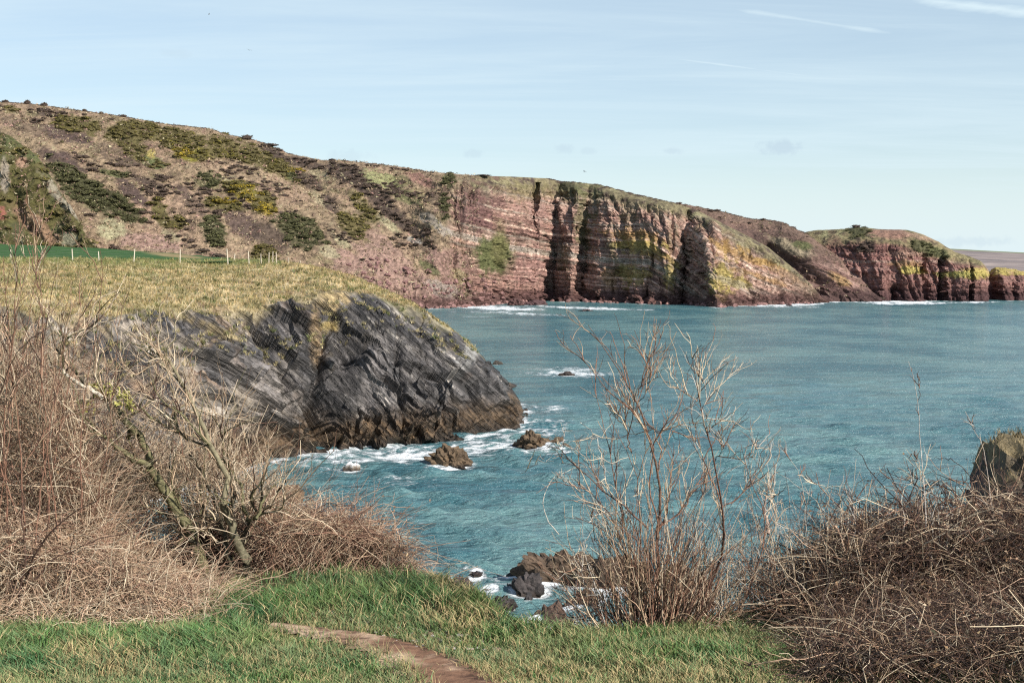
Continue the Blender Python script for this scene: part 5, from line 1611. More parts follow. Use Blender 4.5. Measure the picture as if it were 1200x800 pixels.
def bush(name, label, lines, D, n1, n2, n3, cols, wts, seed, base, L1=(.10, .35), L2=(.05, .18), group=None, col0=TWR, extra=None, cat='bush', drift=.2, up=.35, spread=.75):
    r = np.random.default_rng(seed)
    bx = P(base[0], base[1], D)[0]
    root = empty(name, [float(bx), D, float(gz(bx, D)[0])])
    tag(root, label, cat, group)
    par = []
    for pts, a, b, c in lines:
        q = pxline(pts, D + r.normal() * .06, r, drift, 14, .004); par.append(q)
        one('stem', q, a, b, c, MAT_BARK, root, r, 6, .06, tipcol=np.array(c) * .9)
    par = np.array(par)
    sets = []
    if n1:
        s1 = sprout(r, par, n1, L1, spread, up, .05, .2, 6); sets.append((s1, taper(n1, 6, .0030, .0012), colr(r, n1, cols, wts)))
        s2 = sprout(r, s1, n2, L2, spread, up, .06, .2, 5); sets.append((s2, taper(n2, 5, .0018, .0009), colr(r, n2, cols, wts)))
        if n3:
            s3 = sprout(r, s2, n3, (.02, .07), .9, .2, .06, .2, 4); sets.append((s3, taper(n3, 4, .0012, .0007), colr(r, n3, cols, wts)))
    if extra: sets += extra(r)
    if sets:
        ob = tubeset('twig', sets, MAT_TWIG, root); ob['kind'] = 'stuff'
    return par


# reddish thorn stems rising in front of the left hedge
L_ = []
rr = np.random.default_rng(77)
for (a, b, r0) in (((30, 640), (5, 300), .005), ((12, 650), (17, 262), .0045), ((60, 640), (38, 290), .004), ((70, 650), (42, 255), .004), ((-20, 640), (-12, 330), .005), ((95, 600), (118, 296), .0035), ((55, 600), (96, 335), .003), ((20, 600), (-30, 400), .004),
                   ((40, 660), (78, 380), .004), ((-5, 620), (45, 300), .003), ((10, 560), (120, 312), .003), ((110, 600), (140, 380), .0025), ((-40, 600), (-50, 280), .004)):
    m = ((a[0] * .6 + b[0] * .4) + rr.normal() * 7, a[1] * .6 + b[1] * .4); m2 = ((a[0] * .25 + b[0] * .75) + rr.normal() * 6, a[1] * .25 + b[1] * .75)
    L_.append(([a, m, m2, b], r0, .0010, TWR if rr.random() < .7 else (.28, .19, .13)))
bush('thorn_bush', 'thin reddish thorn stems rising past the green field at the left edge', L_, 6.3, 150, 420, 300, [TWR, TW, PNK, TWL, TWD], [4, 3, 2, 1, 2], 51, (30, 660), (.10, .35), (.05, .2), up=.5)
# dark arching stems across the left bank
bush('bramble', 'dark arching bramble canes crossing the pale bracken bank', [
    ([(-5, 760), (12, 700), (28, 672), (48, 650)], .004, .002, TWD), ([(24, 690), (34, 670), (40, 650), (60, 620), (90, 598), (112, 585)], .006, .002, TWD), ([(40, 680), (60, 655), (95, 640), (130, 626), (158, 624)], .0045, .0018, TWD),
    ([(-10, 655), (20, 632), (55, 622), (80, 612)], .003, .002, TWR), ([(20, 720), (32, 650), (24, 610), (30, 580), (14, 548)], .0045, .002, TWD), ([(130, 690), (150, 650), (160, 632)], .002, .001, TWD), ([(50, 668), (80, 662), (110, 655)], .003, .0012, TWD),
    ([(0, 520), (14, 560), (28, 590)], .003, .0015, TWD), ([(25, 555), (50, 505), (80, 488), (120, 470)], .0028, .0012, TWR), ([(-10, 500), (6, 440), (18, 415), (36, 396)], .003, .001, TWD)], 6.0, 40, 60, 0, [TWD, TWR, TW], [3, 2, 1], 52, (30, 690), (.05, .2), (.03, .1), cat='bramble', up=.1)
# long pale stalks
bush('dry_stalks', 'few tall straw coloured stalks standing in the bracken on the left', [
    ([(118, 745), (124, 700), (132, 655), (135, 630)], .0024, .0014, TWL), ([(80, 722), (83, 690), (84, 660)], .0022, .0012, TWL), ([(66, 712), (70, 690), (73, 668)], .0025, .0015, TWL), ([(238, 742), (240, 722), (241, 700)], .002, .001, TWL), ([(145, 690), (150, 650), (154, 622)], .002, .001, TWL),
    ([(100, 700), (92, 672), (88, 640)], .002, .001, PNK), ([(60, 708), (52, 680), (54, 640)], .0016, .001, TWL), ([(154, 690), (153, 650), (152, 600)], .0018, .001, TW)], 5.85, 0, 0, 0, [TWL], [1], 53, (110, 745), cat='dry stalks', drift=.05)

def litter():
    r = np.random.default_rng(130)
    p = np.concatenate(LEAVES); n = len(p)
    s = r.uniform(.0025, .008, (n, 1, 1))
    t = p[:, None] + r.normal(size=(n, 3, 3)) * s
    c = np.array([TW, PNK, (.20, .11, .06), (.12, .07, .045), (.32, .20, .11), (.45, .33, .2)])[r.integers(0, 6, n)] * r.uniform(.6, 1.2, (n, 1))
    tag(mesh('dead_leaves', t.reshape(-1, 3), np.arange(n * 3).reshape(-1, 3), MAT_TWIG, np.repeat(c, 3, 0)), 'shrivelled dead leaves caught among the bramble and bracken stems', None, None, 'stuff')


# ---- middle thorn bush
CB = [([(768, 752), (769, 720), (770, 675), (772, 622), (777, 580), (775, 567), (756, 500), (747, 462), (727, 437), (707, 405), (690, 380)], .0105, .0012, (.17, .10, .07)),
      ([(747, 464), (756, 440), (760, 420)], .003, .001, TWD), ([(749, 470), (760, 455), (763, 440), (761, 428)], .002, .0009, TWD), ([(772, 622), (782, 600), (784, 575), (786, 560)], .008, .003, (.17, .10, .07)),
      ([(762, 750), (755, 735), (745, 680), (735, 630), (728, 600), (720, 575), (716, 545), (712, 500), (697, 467), (691, 432)], .006, .001, (.20, .12, .09)),
      ([(772, 618), (758, 560), (770, 512), (752, 492), (730, 475), (707, 455), (690, 430), (675, 412)], .004, .001, TWR), ([(760, 620), (735, 595), (715, 580), (695, 565), (680, 545), (657, 542)], .005, .0015, (.15, .09, .07)),
      ([(772, 618), (800, 600), (812, 575), (822, 560), (828, 548)], .004, .001, TWR), ([(745, 690), (730, 640), (715, 600), (700, 585), (672, 560)], .004, .0012, TWD), ([(770, 560), (775, 525), (773, 505), (760, 500)], .004, .001, TWR),
      ([(762, 530), (770, 510), (785, 500), (795, 516)], .003, .001, TWD), ([(758, 750), (740, 700), (725, 650), (700, 620), (690, 600)], .003, .001, TWR), ([(740, 530), (733, 500), (731, 480)], .003, .001, TWR), ([(748, 700), (752, 640), (748, 560), (740, 530), (716, 500), (712, 480)], .004, .001, TWR),
      ([(756, 750), (752, 690), (735, 650), (700, 610)], .003, .001, TWD)]


def ex_c(r):
    n = 560
    u = r.normal(768, 34, n); D = r.uniform(5.75, 6.1, n); x = (u - 600) / F * D
    b = np.stack([x, D, gz(x, D)], -1)
    d = unit(np.stack([(u - 765) / 90 + r.normal(size=n) * .27, r.normal(size=n) * .25, np.ones(n)], -1))
    L = r.uniform(.25, .75, n) * np.exp(-((u - 765) / 75) ** 2)
    s = stems(r, b, d, L, r.normal(size=(n, 3)) * .14, .03, 8)
    t = sprout(r, s, 500, (.06, .28), .7, .4, .05, .3, 5)
    m = 130
    u = r.uniform(700, 860, m); x = (u - 600) / F * 5.95; b = np.stack([x, np.full(m, 5.9) + r.normal(size=m) * .1, gz(x, np.full(m, 5.9))], -1)
    d = unit(r.normal(size=(m, 3)) * [1, .6, .3] + [0, 0, .5])
    w = stems(r, b, d, r.uniform(.1, .4, m), np.tile([0, 0, -.4], (m, 1)) + r.normal(size=(m, 3)) * .2, .05, 6)
    return [(s, taper(n, 8, r.uniform(.0018, .0036, n), .0010), colr(r, n, [TWR, TW, PNK, TWD, TWL], [4, 3, 1.5, 4, 1])), (t, taper(500, 5, .0017, .0009), colr(r, 500, [TWR, TW, TWL, TWD], [3, 3, 2, 1])), (w, taper(m, 6, .0018, .0009), colr(r, m, [TWL, TW, PNK], [3, 3, 2]))]


bush('thorn_bush', 'tall leafless thorn bush with many upright brown stems in the middle foreground', CB, 5.95, 120, 330, 260, [TWR, TW, TWD, TWL, PNK], [4, 3, 2, 2, 1], 54, (768, 752), (.08, .34), (.04, .17), extra=ex_c)

CR = [([(805, 742), (820, 710), (835, 682), (847, 650), (851, 625), (847, 600), (842, 567), (830, 510), (817, 470), (812, 435), (809, 420)], .0085, .001, (.14, .075, .055)),
      ([(816, 467), (822, 452), (824, 436)], .002, .0009, TWD), ([(830, 506), (838, 495), (845, 487)], .0022, .001, TWD), ([(820, 482), (828, 471), (834, 461)], .002, .001, TWD), ([(817, 470), (803, 460), (787, 450)], .002, .001, PNK), ([(838, 540), (846, 528), (851, 520)], .002, .001, TWD),
      ([(845, 590), (835, 565), (826, 545), (818, 515), (811, 493)], .004, .0012, TWR), ([(846, 594), (862, 585), (880, 568), (897, 545), (903, 530)], .0045, .0012, (.30, .19, .15)),
      ([(850, 745), (870, 710), (888, 672), (893, 640), (900, 610), (894, 588), (880, 567), (872, 540), (869, 520)], .006, .001, (.20, .12, .09)), ([(872, 537), (882, 528), (892, 520)], .0022, .001, TWD), ([(898, 590), (906, 582), (916, 577)], .002, .001, TWD),
      ([(900, 625), (898, 600), (896, 580)], .008, .003, (.34, .25, .2)), ([(895, 650), (912, 610), (906, 580), (899, 568)], .003, .001, TW), ([(835, 690), (815, 660), (800, 640), (810, 600), (830, 570)], .003, .001, TWD),
      ([(930, 740), (905, 700), (893, 690), (870, 700)], .003, .001, GRY)]


def ex_r(r):
    n = 330
    u = r.uniform(805, 985, n); D = r.uniform(5.9, 6.5, n); x = (u - 600) / F * D
    b = np.stack([x, D, gz(x, D)], -1)
    d = unit(np.stack([r.normal(size=n) * .35, r.normal(size=n) * .2, np.ones(n)], -1))
    s = stems(r, b, d, r.uniform(.2, .62, n), r.normal(size=(n, 3)) * .22, .04, 8)
    t = sprout(r, s, 330, (.06, .25), .9, .2, .06, .2, 5)
    return [(s, taper(n, 8, r.uniform(.0014, .0028, n), .0009), colr(r, n, [TWL, GRY, PNK, TW, TWD], [3, 3, 2, 2, 2])), (t, taper(330, 5, .0015, .0008), colr(r, 330, [GRY, TWL, TW, TWR], [3, 3, 2, 2]))]


bush('thorn_bush', 'open thorn bush of dark forked stems right of the dense middle bush', CR, 6.0, 90, 260, 200, [TWL, GRY, TWR, TW, TWD], [3, 3, 2, 2, 2], 55, (820, 742), (.07, .3), (.04, .16), extra=ex_r)

# pale bramble canes arching left of the middle bush
bush('bramble', 'pale arching bramble cane looping out over the water left of the middle bush', [
    ([(705, 700), (690, 690), (676, 664), (672, 650)], .002, .001, GRY), ([(655, 626), (640, 612), (635, 592), (638, 568), (655, 555), (680, 546), (700, 546)], .0024, .0012, (.5, .45, .38)), ([(712, 745), (702, 705), (690, 660), (678, 640), (684, 610), (681, 575), (684, 540)], .0022, .001, GRY),
    ([(678, 640), (700, 615), (712, 595), (730, 585), (745, 582)], .0028, .0012, (.55, .5, .43)), ([(690, 612), (700, 600), (720, 600), (735, 598)], .002, .001, (.55, .5, .43)), ([(680, 495), (696, 508), (704, 530), (710, 560)], .0018, .001, (.55, .5, .43)), ([(640, 540), (660, 520), (700, 512)], .0015, .001, GRY),
    ([(610, 555), (625, 545), (640, 533)], .0014, .001, GRY)], 5.8, 26, 50, 30, [GRY, TWL], [2, 2], 56, (712, 745), (.05, .18), (.03, .1), cat='bramble', up=0, spread=1.0)
bush('bramble', 'low spray of fine dark twigs reaching left from the base of the middle bush', [
    ([(745, 742), (715, 715), (690, 722), (668, 735), (655, 744)], .0026, .0012, TWD), ([(735, 725), (705, 700), (680, 705), (664, 690)], .0022, .001, TWR), ([(740, 735), (720, 700), (705, 680), (690, 668), (672, 664)], .0022, .001, TWD), ([(730, 740), (700, 738), (676, 728), (660, 712), (655, 695)], .002, .001, GRY),
    ([(726, 745), (706, 725), (694, 700), (672, 694)], .002, .001, GRY)], 5.85, 50, 110, 80, [TWD, TWR, GRY, TWL], [2, 2, 2, 2], 57, (745, 745), (.05, .2), (.03, .1), cat='bramble', up=.05, spread=.9)
# bleached spikes over the water
bush('tall_stalk', 'single tall bleached stalk with dark tip rising over the water at the right', [([(1087, 640), (1085, 592), (1080, 540), (1078, 500), (1075, 455), (1066, 425)], .0032, .0010, (.52, .47, .42)), ([(1076, 470), (1079, 450), (1078, 440)], .0016, .0008, TWD), ([(1080, 545), (1070, 533), (1063, 533)], .0012, .0008, GRY)],
     6.0, 14, 10, 0, [TWD, GRY, TWR], [2, 1, 1], 58, (1087, 700), (.02, .07), (.015, .04), cat='stalk', drift=.05)
bush('tall_stalk', 'slanting pale stalk in front of the grassy knoll', [([(1165, 640), (1162, 600), (1160, 555), (1150, 520), (1140, 500), (1131, 482)], .0030, .0010, (.5, .42, .36)), ([(1143, 505), (1140, 492), (1141, 484)], .0014, .0008, TWD)], 6.1, 8, 4, 0, [TWD, GRY], [1, 1], 59, (1165, 700), (.02, .08), (.015, .04), cat='stalk', drift=.05)
bush('tall_stalk', 'pale bent cane rising left of the bramble thicket', [([(945, 640), (943, 600), (942, 580), (937, 552), (925, 535), (907, 520)], .0022, .0011, GRY), ([(1010, 640), (1000, 600), (995, 570), (990, 545)], .002, .001, (.3, .22, .2)), ([(987, 640), (986, 600), (984, 570)], .0025, .0016, TWL),
                                                                        ([(1000, 640), (960, 590), (930, 565), (904, 550)], .0022, .001, GRY), ([(1045, 640), (1030, 600), (1010, 585), (1000, 580)], .002, .001, TWD)], 6.0, 20, 30, 0, [GRY, TWR], [1, 1], 60, (960, 700), (.03, .12), (.02, .06), cat='stalk', drift=.1)

# ---- right-hand bramble thicket
HR = lambda u: np.interp(u, [925, 945, 985, 1010, 1050, 1110, 1170, 1260], [.04, .14, .30, .42, .43, .46, .50, .52])
thick('bramble_thicket', 'dense brown tangle of bramble canes filling the lower right corner', 11000,
      samp_heap(925, 1280, 5.7, 6.6, clump(HR, 5), .95), (.10, .42), [TWD, (.15, .085, .055), TW, TWL, (.05, .035, .03), PNK], [5, 4, 2.5, 2.2, 4, 1.4], (.0009, .0026), .5, 61, wob=.07)
thick('bramble_thicket', 'dark inner canes deep inside the lower right thicket', 3500,
      samp_heap(955, 1300, 6.1, 6.9, lambda u: HR(u) * .92, 1.0), (.10, .45), [(.045, .03, .025), TWD, TWR], [4, 3, 1], (.0015, .0045), .1, 62, wob=.07)
thick('bramble_thicket', 'lower front of the right-hand tangle reaching down to the bottom of the frame', 6500,
      samp_heap(945, 1290, 4.7, 5.75, clump(lambda u: np.interp(u, [945, 975, 1050, 1250], [.02, .10, .17, .24]), 9), .85), (.08, .34), [TWD, (.15, .085, .055), TW, TWL, (.05, .035, .03), PNK], [5, 4, 2, 1.6, 5, 1], (.0008, .0024), .2, 65, wob=.07)
thick('bramble_mound', 'rusty brown clump of fine stems topping the left end of the thicket', 900,
      lambda r, n: P(1003 + r.normal(size=n) * 22, 650 + r.normal(size=n) * 14, 6.3 + r.normal(size=n) * .08), (.05, .2), [(.22, .12, .07), TWR, TW], [3, 3, 2], (.0009, .0018), .2, 63)
rr = np.random.default_rng(78)
LL = []
for k in range(46):
    u0 = rr.uniform(900, 1230); x1 = u0 + rr.normal() * 70
    top = 620 - (u0 - 930) * .12 + rr.normal() * 26
    b = rr.random() < .5
    LL.append(([(u0, 760), (u0 * .7 + x1 * .3 + rr.normal() * 8, 700), (u0 * .3 + x1 * .7, top + 20), (x1, top - 10), (x1 + rr.normal() * 45, top + rr.normal() * 25)], rr.uniform(.0014, .0034), .0009, TWD if b else (GRY if rr.random() < .5 else TWL)))
LL += [([(1120, 600), (1090, 575), (1060, 560), (1033, 552)], .0030, .001, TWD), ([(1127, 610), (1110, 575), (1085, 562), (1060, 558)], .0028, .001, TWD), ([(1160, 590), (1130, 570), (1105, 555), (1086, 535)], .0022, .001, PNK), ([(1140, 560), (1120, 540), (1105, 535), (1095, 537)], .002, .001, TWD),
       ([(1060, 620), (1035, 590), (1020, 582), (1008, 580)], .0024, .001, TWD), ([(925, 695), (955, 672), (985, 655), (1015, 645)], .007, .003, (.42, .32, .22)), ([(1200, 640), (1140, 625), (1090, 615), (1050, 608)], .004, .0015, TWD), ([(1230, 600), (1180, 600), (1150, 610), (1110, 625)], .004, .0015, TWD)]
bush('bramble', 'long arching dark and pale canes standing out of the right-hand thicket', LL, 6.0, 170, 260, 160, [TWD, TWR, GRY, TWL], [3, 2, 2, 2], 64, (1080, 770), (.05, .22), (.03, .1), cat='bramble', up=.1, spread=.9, drift=.35)

# ------------------------------------------------------------------ scrub on the far hillside
def bush_proto(kind, seed, nleaf=110, core=1):
    r = np.random.default_rng(seed)
    v, f = ICO[core]; v = v.copy()
    v *= (1 + .25 * r.normal(size=(len(v), 1)) * .6)
    v = v * [.92, .92, .62] + [0, 0, .15]
    d = unit(r.normal(size=(nleaf, 3))); d[:, 2] = np.abs(d[:, 2]) * .9 - .15
    c = d * [1, 1, .78] * r.uniform(.80, 1.12, (nleaf, 1)) + [0, 0, .12]
    t = c[:, None] + r.normal(size=(nleaf, 3, 3)) * .16
    base, tip = {1: (GORSE, (.17, .145, .035)), 2: (SCRUB, (.12, .085, .06)), 3: (PURP, (.10, .07, .06)), 4: (DGREEN, (.12, .12, .05)), 5: ((.15, .12, .03), (.42, .30, .03))}[kind]
    C1 = np.tile(base, (len(v), 1)) * .8
    C2 = np.repeat(np.where(r.random((nleaf, 1)) < .45, np.array([tip]), np.array([base])) * r.uniform(.6, 1.4, (nleaf, 1)), 3, 0)
    V = np.concatenate([v, t.reshape(-1, 3)]); Fc = np.concatenate([f, np.arange(nleaf * 3).reshape(-1, 3) + len(v)])
    return V, Fc, np.concatenate([C1, C2])


def region(u, v, q):
    if u > 955: return 'on top of the blunt far headland'
    if u > 770: return 'on the brown hill behind the dark gully'
    if u < 125 and q[1] < 470 and v > 150 + .9 * max(u, 0): return 'on the crag at the left edge'
    if v < 140 + .16 * u: return 'in the upper band just under the skyline'
    if u < 160: return 'on the lower left slope between crag and field'
    if u < 270: return 'on the middle slope straight above the white posts'
    if u < 375: return 'on the slope right of the white posts'
    if u < 510: return 'on the slope running down to the pink scree'
    return 'on the ledges of the red banded cliff'


def hill_bushes():
    r = np.random.default_rng(90)
    lab = {1: ('gorse_bush', 'gorse', 'dark olive gorse bush on the steep brown hillside', 'gorse bushes on the far hillside'),
           2: ('scrub_bush', 'bush', 'low brown leafless scrub bush on the far slope', 'brown scrub bushes on the far slope'),
           4: ('green_bush', 'bush', 'low dark green bush on the far hillside', 'green bushes on the far hillside'),
           5: ('gorse_bush', 'gorse', 'yellow flowering gorse bush on the brown hillside', 'flowering gorse bushes on the far hillside')}
    protos = {}
    for k in (1, 2, 4, 5): protos[k] = [bush_proto(k, 10 * k + i) for i in range(4)]
    meshes = {}
    joined = {1: [], 2: [], 4: []}
    plan = []
    for G, veg, U, V, T, kinds in ((GA, vegA, UA, VA, None, {1: (1300, 1.75), 2: (1100, 1.4), 4: (600, 1.6)}), (GE, vegE, UE, VE, None, {1: (170, 1.5)}), (GB, vegB, UB, VB, None, {2: (110, 1.4)}), (GC, vegC, UC, VC, None, {4: (90, 1.5), 2: (20, 1.3)})):
        for k, (cnt, size) in kinds.items():
            m = ((veg == k) & (U > -30) & (U < 1230)).astype(float)
            if m.sum() < 5: continue
            p, i, j = pick(G, m, cnt, seed=cnt)
            for q, uu, vv in zip(p, U[i, j], V[i, j]):
                kk = k
                if k == 1:
                    for (cx, cy, rx, ry) in ((214, 178, 14, 6), (288, 228, 20, 11), (313, 246, 11, 10), (177, 180, 8, 6), (345, 203, 12, 6), (262, 238, 16, 5)):
                        if ((uu - cx) / rx) ** 2 + ((vv - cy) / ry) ** 2 < 1 and r.random() < .75: kk = 5
                plan.append((kk, q, size * r.uniform(.55, 1.35)))
    # individuals: the largest ones, at most a few hundred of each kind
    order = sorted(range(len(plan)), key=lambda i: -plan[i][2] / plan[i][1][1])
    quota = {1: 150, 2: 90, 4: 80, 5: 60}
    for i in order:
        k, q, s = plan[i]
        if quota[k] > 0:
            quota[k] -= 1
            nm, cat, l, g = lab[k]; vi = int(r.integers(0, 4))
            if (k, vi) not in meshes:
                ob = mesh(nm, *protos[k][vi][:2], MAT_BUSH, protos[k][vi][2]); meshes[(k, vi)] = ob.data
            else:
                ob = bpy.data.objects.new(nm, meshes[(k, vi)]); COL.objects.link(ob)
            uu, vv = PROJ(q)
            l2 = region(uu, vv, q)
            tag(ob, l.split(' on ')[0] + ' ' + l2, cat, g.split(' on ')[0] + ' ' + l2)
            ob.location = q.tolist(); ob.scale = (s * r.uniform(.9, 1.4), s, s * r.uniform(.5, .8)); ob.rotation_euler = (0, 0, r.uniform(0, 6.28))
        else:
            joined[1 if k == 5 else k].append((k, q, s))
    small = {k: bush_proto(k, 99 + k, 50, 1) for k in (1, 2, 4, 5)}
    nmj = {1: ('gorse', 'olive gorse scrub spread over the far hillside'), 2: ('scrub', 'brown leafless scrub spread over the far slopes'), 4: ('undergrowth', 'dark green undergrowth on the far slopes')}
    for k, lst in joined.items():
        if not lst: continue
        Vs, Fs, Cs, o = [], [], [], 0
        for kk, q, s in lst:
            v, f, c = small[kk]; a = r.uniform(0, 6.28)
            R_ = np.array([[cos(a), -sin(a), 0], [sin(a), cos(a), 0], [0, 0, .65]])
            Vs.append(v @ R_.T * s + q); Fs.append(f + o); o += len(v); Cs.append(c * r.uniform(.8, 1.25))
        tag(mesh(nmj[k][0], np.concatenate(Vs), np.concatenate(Fs), MAT_BUSH, np.concatenate(Cs)), nmj[k][1], None, None, 'stuff')
    # shrubs that break the skyline
    v, f, c = bush_proto(2, 500, 60, 1); me = None
    for n_, (u, h, w, l) in enumerate(((34, 5, 4, 'small rounded shrub on the skyline near the left edge'), (54, 4, 4, 'wind-bent shrub on the skyline second from the left'), (8, 3, 4, 'low shrub on the skyline at the far left corner'), (101, 3, 3, 'small skyline shrub left of the pair above the gorse'), (120, 2.5, 3, 'small skyline shrub above the gorse band'),
                                       (146, 3, 4, 'rounded skyline shrub where the ridge starts to drop'), (291, 5, 8, 'dark rounded shrub on the skyline at the step in the ridge'), (318, 3, 10, 'wide dark shrub on the skyline right of the step'), (388, 2, 4, 'low shrub on the skyline of the pale plateau'), (568, 2, 10, 'flat dark shrub on top of the banded cliff'),
                                       (1004, 3, 6, 'dark shrub crowning the blunt headland'), (798, 2, 4, 'small bush at the cliff brow beside the dark gully'))):
        G_ = GA if u < 770 else (GB if u < 950 else GC); U_, V_ = (UA, VA) if u < 770 else ((UB, VB) if u < 950 else (UC, VC))
        Tm = np.argmin(np.where(np.abs(U_ - u) < 2.5, V_, 9e9)); q = G_.reshape(-1, 3)[Tm]
        sc = q[1] / F
        if me is None: ob = mesh('skyline_shrub', v, f, MAT_BUSH, c); me = ob.data
        else: ob = bpy.data.objects.new('skyline_shrub', me); COL.objects.link(ob)
        ob.location = (q + [0, 0, h * sc * .1]).tolist(); ob.scale = (w * sc, w * sc * .9, h * sc); ob.rotation_euler = (0, 0, r.uniform(0, 6))
        tag(ob, l, 'shrub')
    tot = sum(len(x) for x in joined.values())
    print('bushes', len(plan), tot)
    # crest hedge along the ridge
    Vs, Fs, Cs, o = [], [], [], 0
    vs, fs, cs = bush_proto(2, 77, 30, 1)
    for u in np.concatenate([np.arange(-60, 345, 2.6), np.arange(395, 520, 3.4), np.arange(640, 800, 2.6), np.arange(805, 950, 2.6)]):
        if r.random() < .2: continue
        G_, U_, V_ = (GA, UA, VA) if u < 800 else (GB, UB, VB)
        Tm = np.argmin(np.where(np.abs(U_ - u) < 2.5, V_, 9e9)); q = G_.reshape(-1, 3)[Tm]
        s = r.uniform(.5, 1.3) * q[1] / F * 1.6
        Vs.append(vs * [s * 1.5, s, s * .8] + q - [0, 0, s * .3]); Fs.append(fs + o); o += len(vs); Cs.append(cs * r.uniform(.7, 1.2))
    tag(mesh('crest_scrub', np.concatenate(Vs), np.concatenate(Fs), MAT_BUSH, np.concatenate(Cs)), 'thin dark line of scrub along the crest of the hillside', None, None, 'stuff')


hill_bushes()


def boulders():
    r = np.random.default_rng(95)
    pro = []
    for k in range(5):
        v, f = ICO[2]; v = v.copy()
        for dr, o in zip(unit(r.normal(size=(10, 3))), r.uniform(.5, .85, 10)):
            q = v @ dr; m = q > o; v[m] -= dr * (q[m] - o)[:, None]
        v *= 1 + .06 * r.normal(size=(len(v), 1))
        c = np.tile([.26, .15, .135], (len(v), 1)) * (1 + .5 * pn(v[:, 0] * 2 + k, v[:, 1] * 2, v[:, 2] * 2))[:, None]
        pro.append((v, f, np.clip(c, .01, 1)))
    m = ((ell(UA, VA, 470, 332, 70, 20, 22) > .5) | ell(UA, VA, 520, 335, 60, 14, 10).astype(bool) & (VA > 318)).astype(float)
    p, i, j = pick(GA, m, 150, seed=4)
    pos = [(q, r.uniform(.5, 1.5)) for q in p]
    for _ in range(110):
        u = r.choice([r.uniform(440, 640), r.uniform(500, 720), r.uniform(700, 960)])
        k = np.argmin(np.abs(600 + F * shA[:, 0] / shA[:, 1] - u)); q = shA[k]
        dd = r.uniform(-1, 7) if u < 720 else r.uniform(0, 3)
        pos.append((np.array([q[0] + r.uniform(-1, 1), q[1] - dd - 1.5, r.uniform(-.2, .5)]), r.uniform(.6, 2.0)))
    ms = {}
    for q, s in pos:
        k = int(r.integers(0, 5))
        if k not in ms: ob = mesh('boulder', *pro[k][:2], MAT_FAR, pro[k][2]); ms[k] = ob.data
        else: ob = bpy.data.objects.new('boulder', ms[k]); COL.objects.link(ob)
        ob.location = q.tolist(); ob.scale = (s * r.uniform(.8, 1.5), s, s * r.uniform(.5, .9)); ob.rotation_euler = tuple(r.uniform(0, 6, 3) * [.1, .1, 1])
        uu, vv = PROJ(q)
        w_ = 'on the pink scree slope above the far cove' if q[2] > 2 else ('along the waterline of the far cove' if uu < 640 else ('at the foot of the dark gullied cliffs' if uu < 838 else 'at the foot of the slanting pink strata'))
        tag(ob, 'fallen red boulder ' + w_, 'boulder', 'fallen boulders ' + w_)


boulders()
litter()


def bird(u, v, D, s, label, rot):
    root = empty('gull', P(u, v, D).tolist()); tag(root, label, 'bird')
    b, f = ICO[2]; b = b * [.10, .32, .09]; b[:, 2] += .02 * (b[:, 1] > .2)
    m = vc_mat('plumage', .8, .1, 5, 0)
    mesh('body', b * s, f, m, np.tile([.35, .35, .37], (len(b), 1)), root)
    for sg in (-1, 1):
        w = np.array([[.05, .14, .03], [.05, -.10, .03], [.42, .12, .20], [.42, -.06, .20], [.85, -.05, .10], [.80, -.12, .10]]) * [sg, 1, 1]
        w2 = w - [0, 0, .02]
        V = np.concatenate([w, w2]) * s
        q = np.array([[0, 1, 3, 2], [2, 3, 5, 4]]); q = np.concatenate([q, q[:, ::-1] + 6, np.array([[0, 2, 8, 6], [2, 4, 10, 8], [1, 7, 9, 3], [3, 9, 11, 5], [4, 5, 11, 10]])])
        mesh('wing', V, q, m, np.tile([.25, .25, .27], (12, 1)), root)
    root.rotation_euler = (0, .2, rot)


bird(685, 201, 320, 1.0, 'tiny dark gull flying just above the cliff top', 1.0)
bird(292, 59, 260, .7, 'tiny gull gliding high in the left half of the sky', .4)
bird(245, 17, 300, .7, 'faint gull near the top edge of the sky', 2.0)


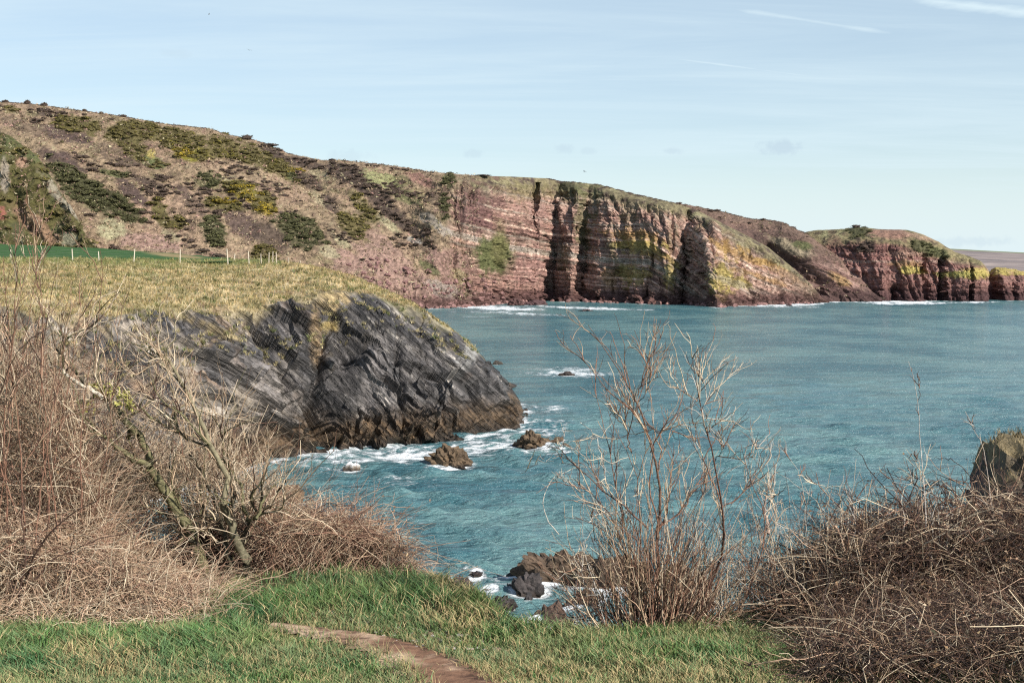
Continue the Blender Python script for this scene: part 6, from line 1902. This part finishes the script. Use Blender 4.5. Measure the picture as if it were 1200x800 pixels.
def heath():
    """small tussocks and sprigs that roughen the open hillside"""
    r = np.random.default_rng(120)
    Vs, Cs = [], []
    for G, U, V, T0, cnt, umax in ((GA, UA, VA, None, 9000, 560), (GE, UE, VE, None, 900, 200), (GB, UB, VB, None, 700, 1100)):
        m = ((U > -30) & (U < umax) & (V < 352)).astype(float)
        m[:12] = 0; m[-3:] = 0
        p, i, j = pick(G, m, cnt, seed=7)
        s = r.uniform(.35, 1.0, (len(p), 1, 1, 1))
        t = p[:, None, None] + (r.normal(size=(len(p), 9, 1, 3)) * [.75, .75, .35] + r.normal(size=(len(p), 9, 3, 3)) * .38) * s
        col = np.array([TAN, (.36, .27, .18), (.14, .10, .07), (.11, .10, .045), (.20, .14, .10), (.40, .35, .22), (.30, .18, .15)])[r.integers(0, 7, len(p))] * r.uniform(.7, 1.2, (len(p), 1))
        Vs.append(t.reshape(-1, 3)); Cs.append(np.repeat(col, 27, 0) * r.uniform(.8, 1.2, (len(p) * 27, 1)))
    V = np.concatenate(Vs); tag(mesh('heath', V, np.arange(len(V)).reshape(-1, 3), MAT_BUSH, np.concatenate(Cs)), 'dead grass tussocks and heath sprigs all over the open hillside', None, None, 'stuff')


heath()


def pebbles():
    r = np.random.default_rng(140)
    v, f = ICO[1]
    Vs, Fs, Cs, o, n = [], [], [], 0, 0
    while n < 260:
        v_ = r.uniform(735, 800); u_ = r.uniform(330, 640)
        if path_mask(np.array([u_]), np.array([v_]), 0)[0] < .4: continue
        D = 1.9 / ((v_ - 303) / F) * .97
        x = (u_ - 600) / F * D; z = gz(x, D)[0]
        s = r.uniform(.003, .011) * (1 if r.random() < .93 else 2.2)
        Vs.append(v * (1 + .2 * r.normal(size=(len(v), 1))) * [s, s, s * .5] + [x, D, z + .006]); Fs.append(f + o); o += len(v); n += 1
        Cs.append(np.tile(np.array([(.34, .27, .21), (.22, .15, .11), (.40, .36, .32)][r.integers(0, 3)]) * r.uniform(.7, 1.2), (len(v), 1)))
    tag(mesh('pebbles', np.concatenate(Vs), np.concatenate(Fs), MAT_TWIG, np.concatenate(Cs)), 'small pebbles and crumbs of earth on the path', None, None, 'stuff')


pebbles()
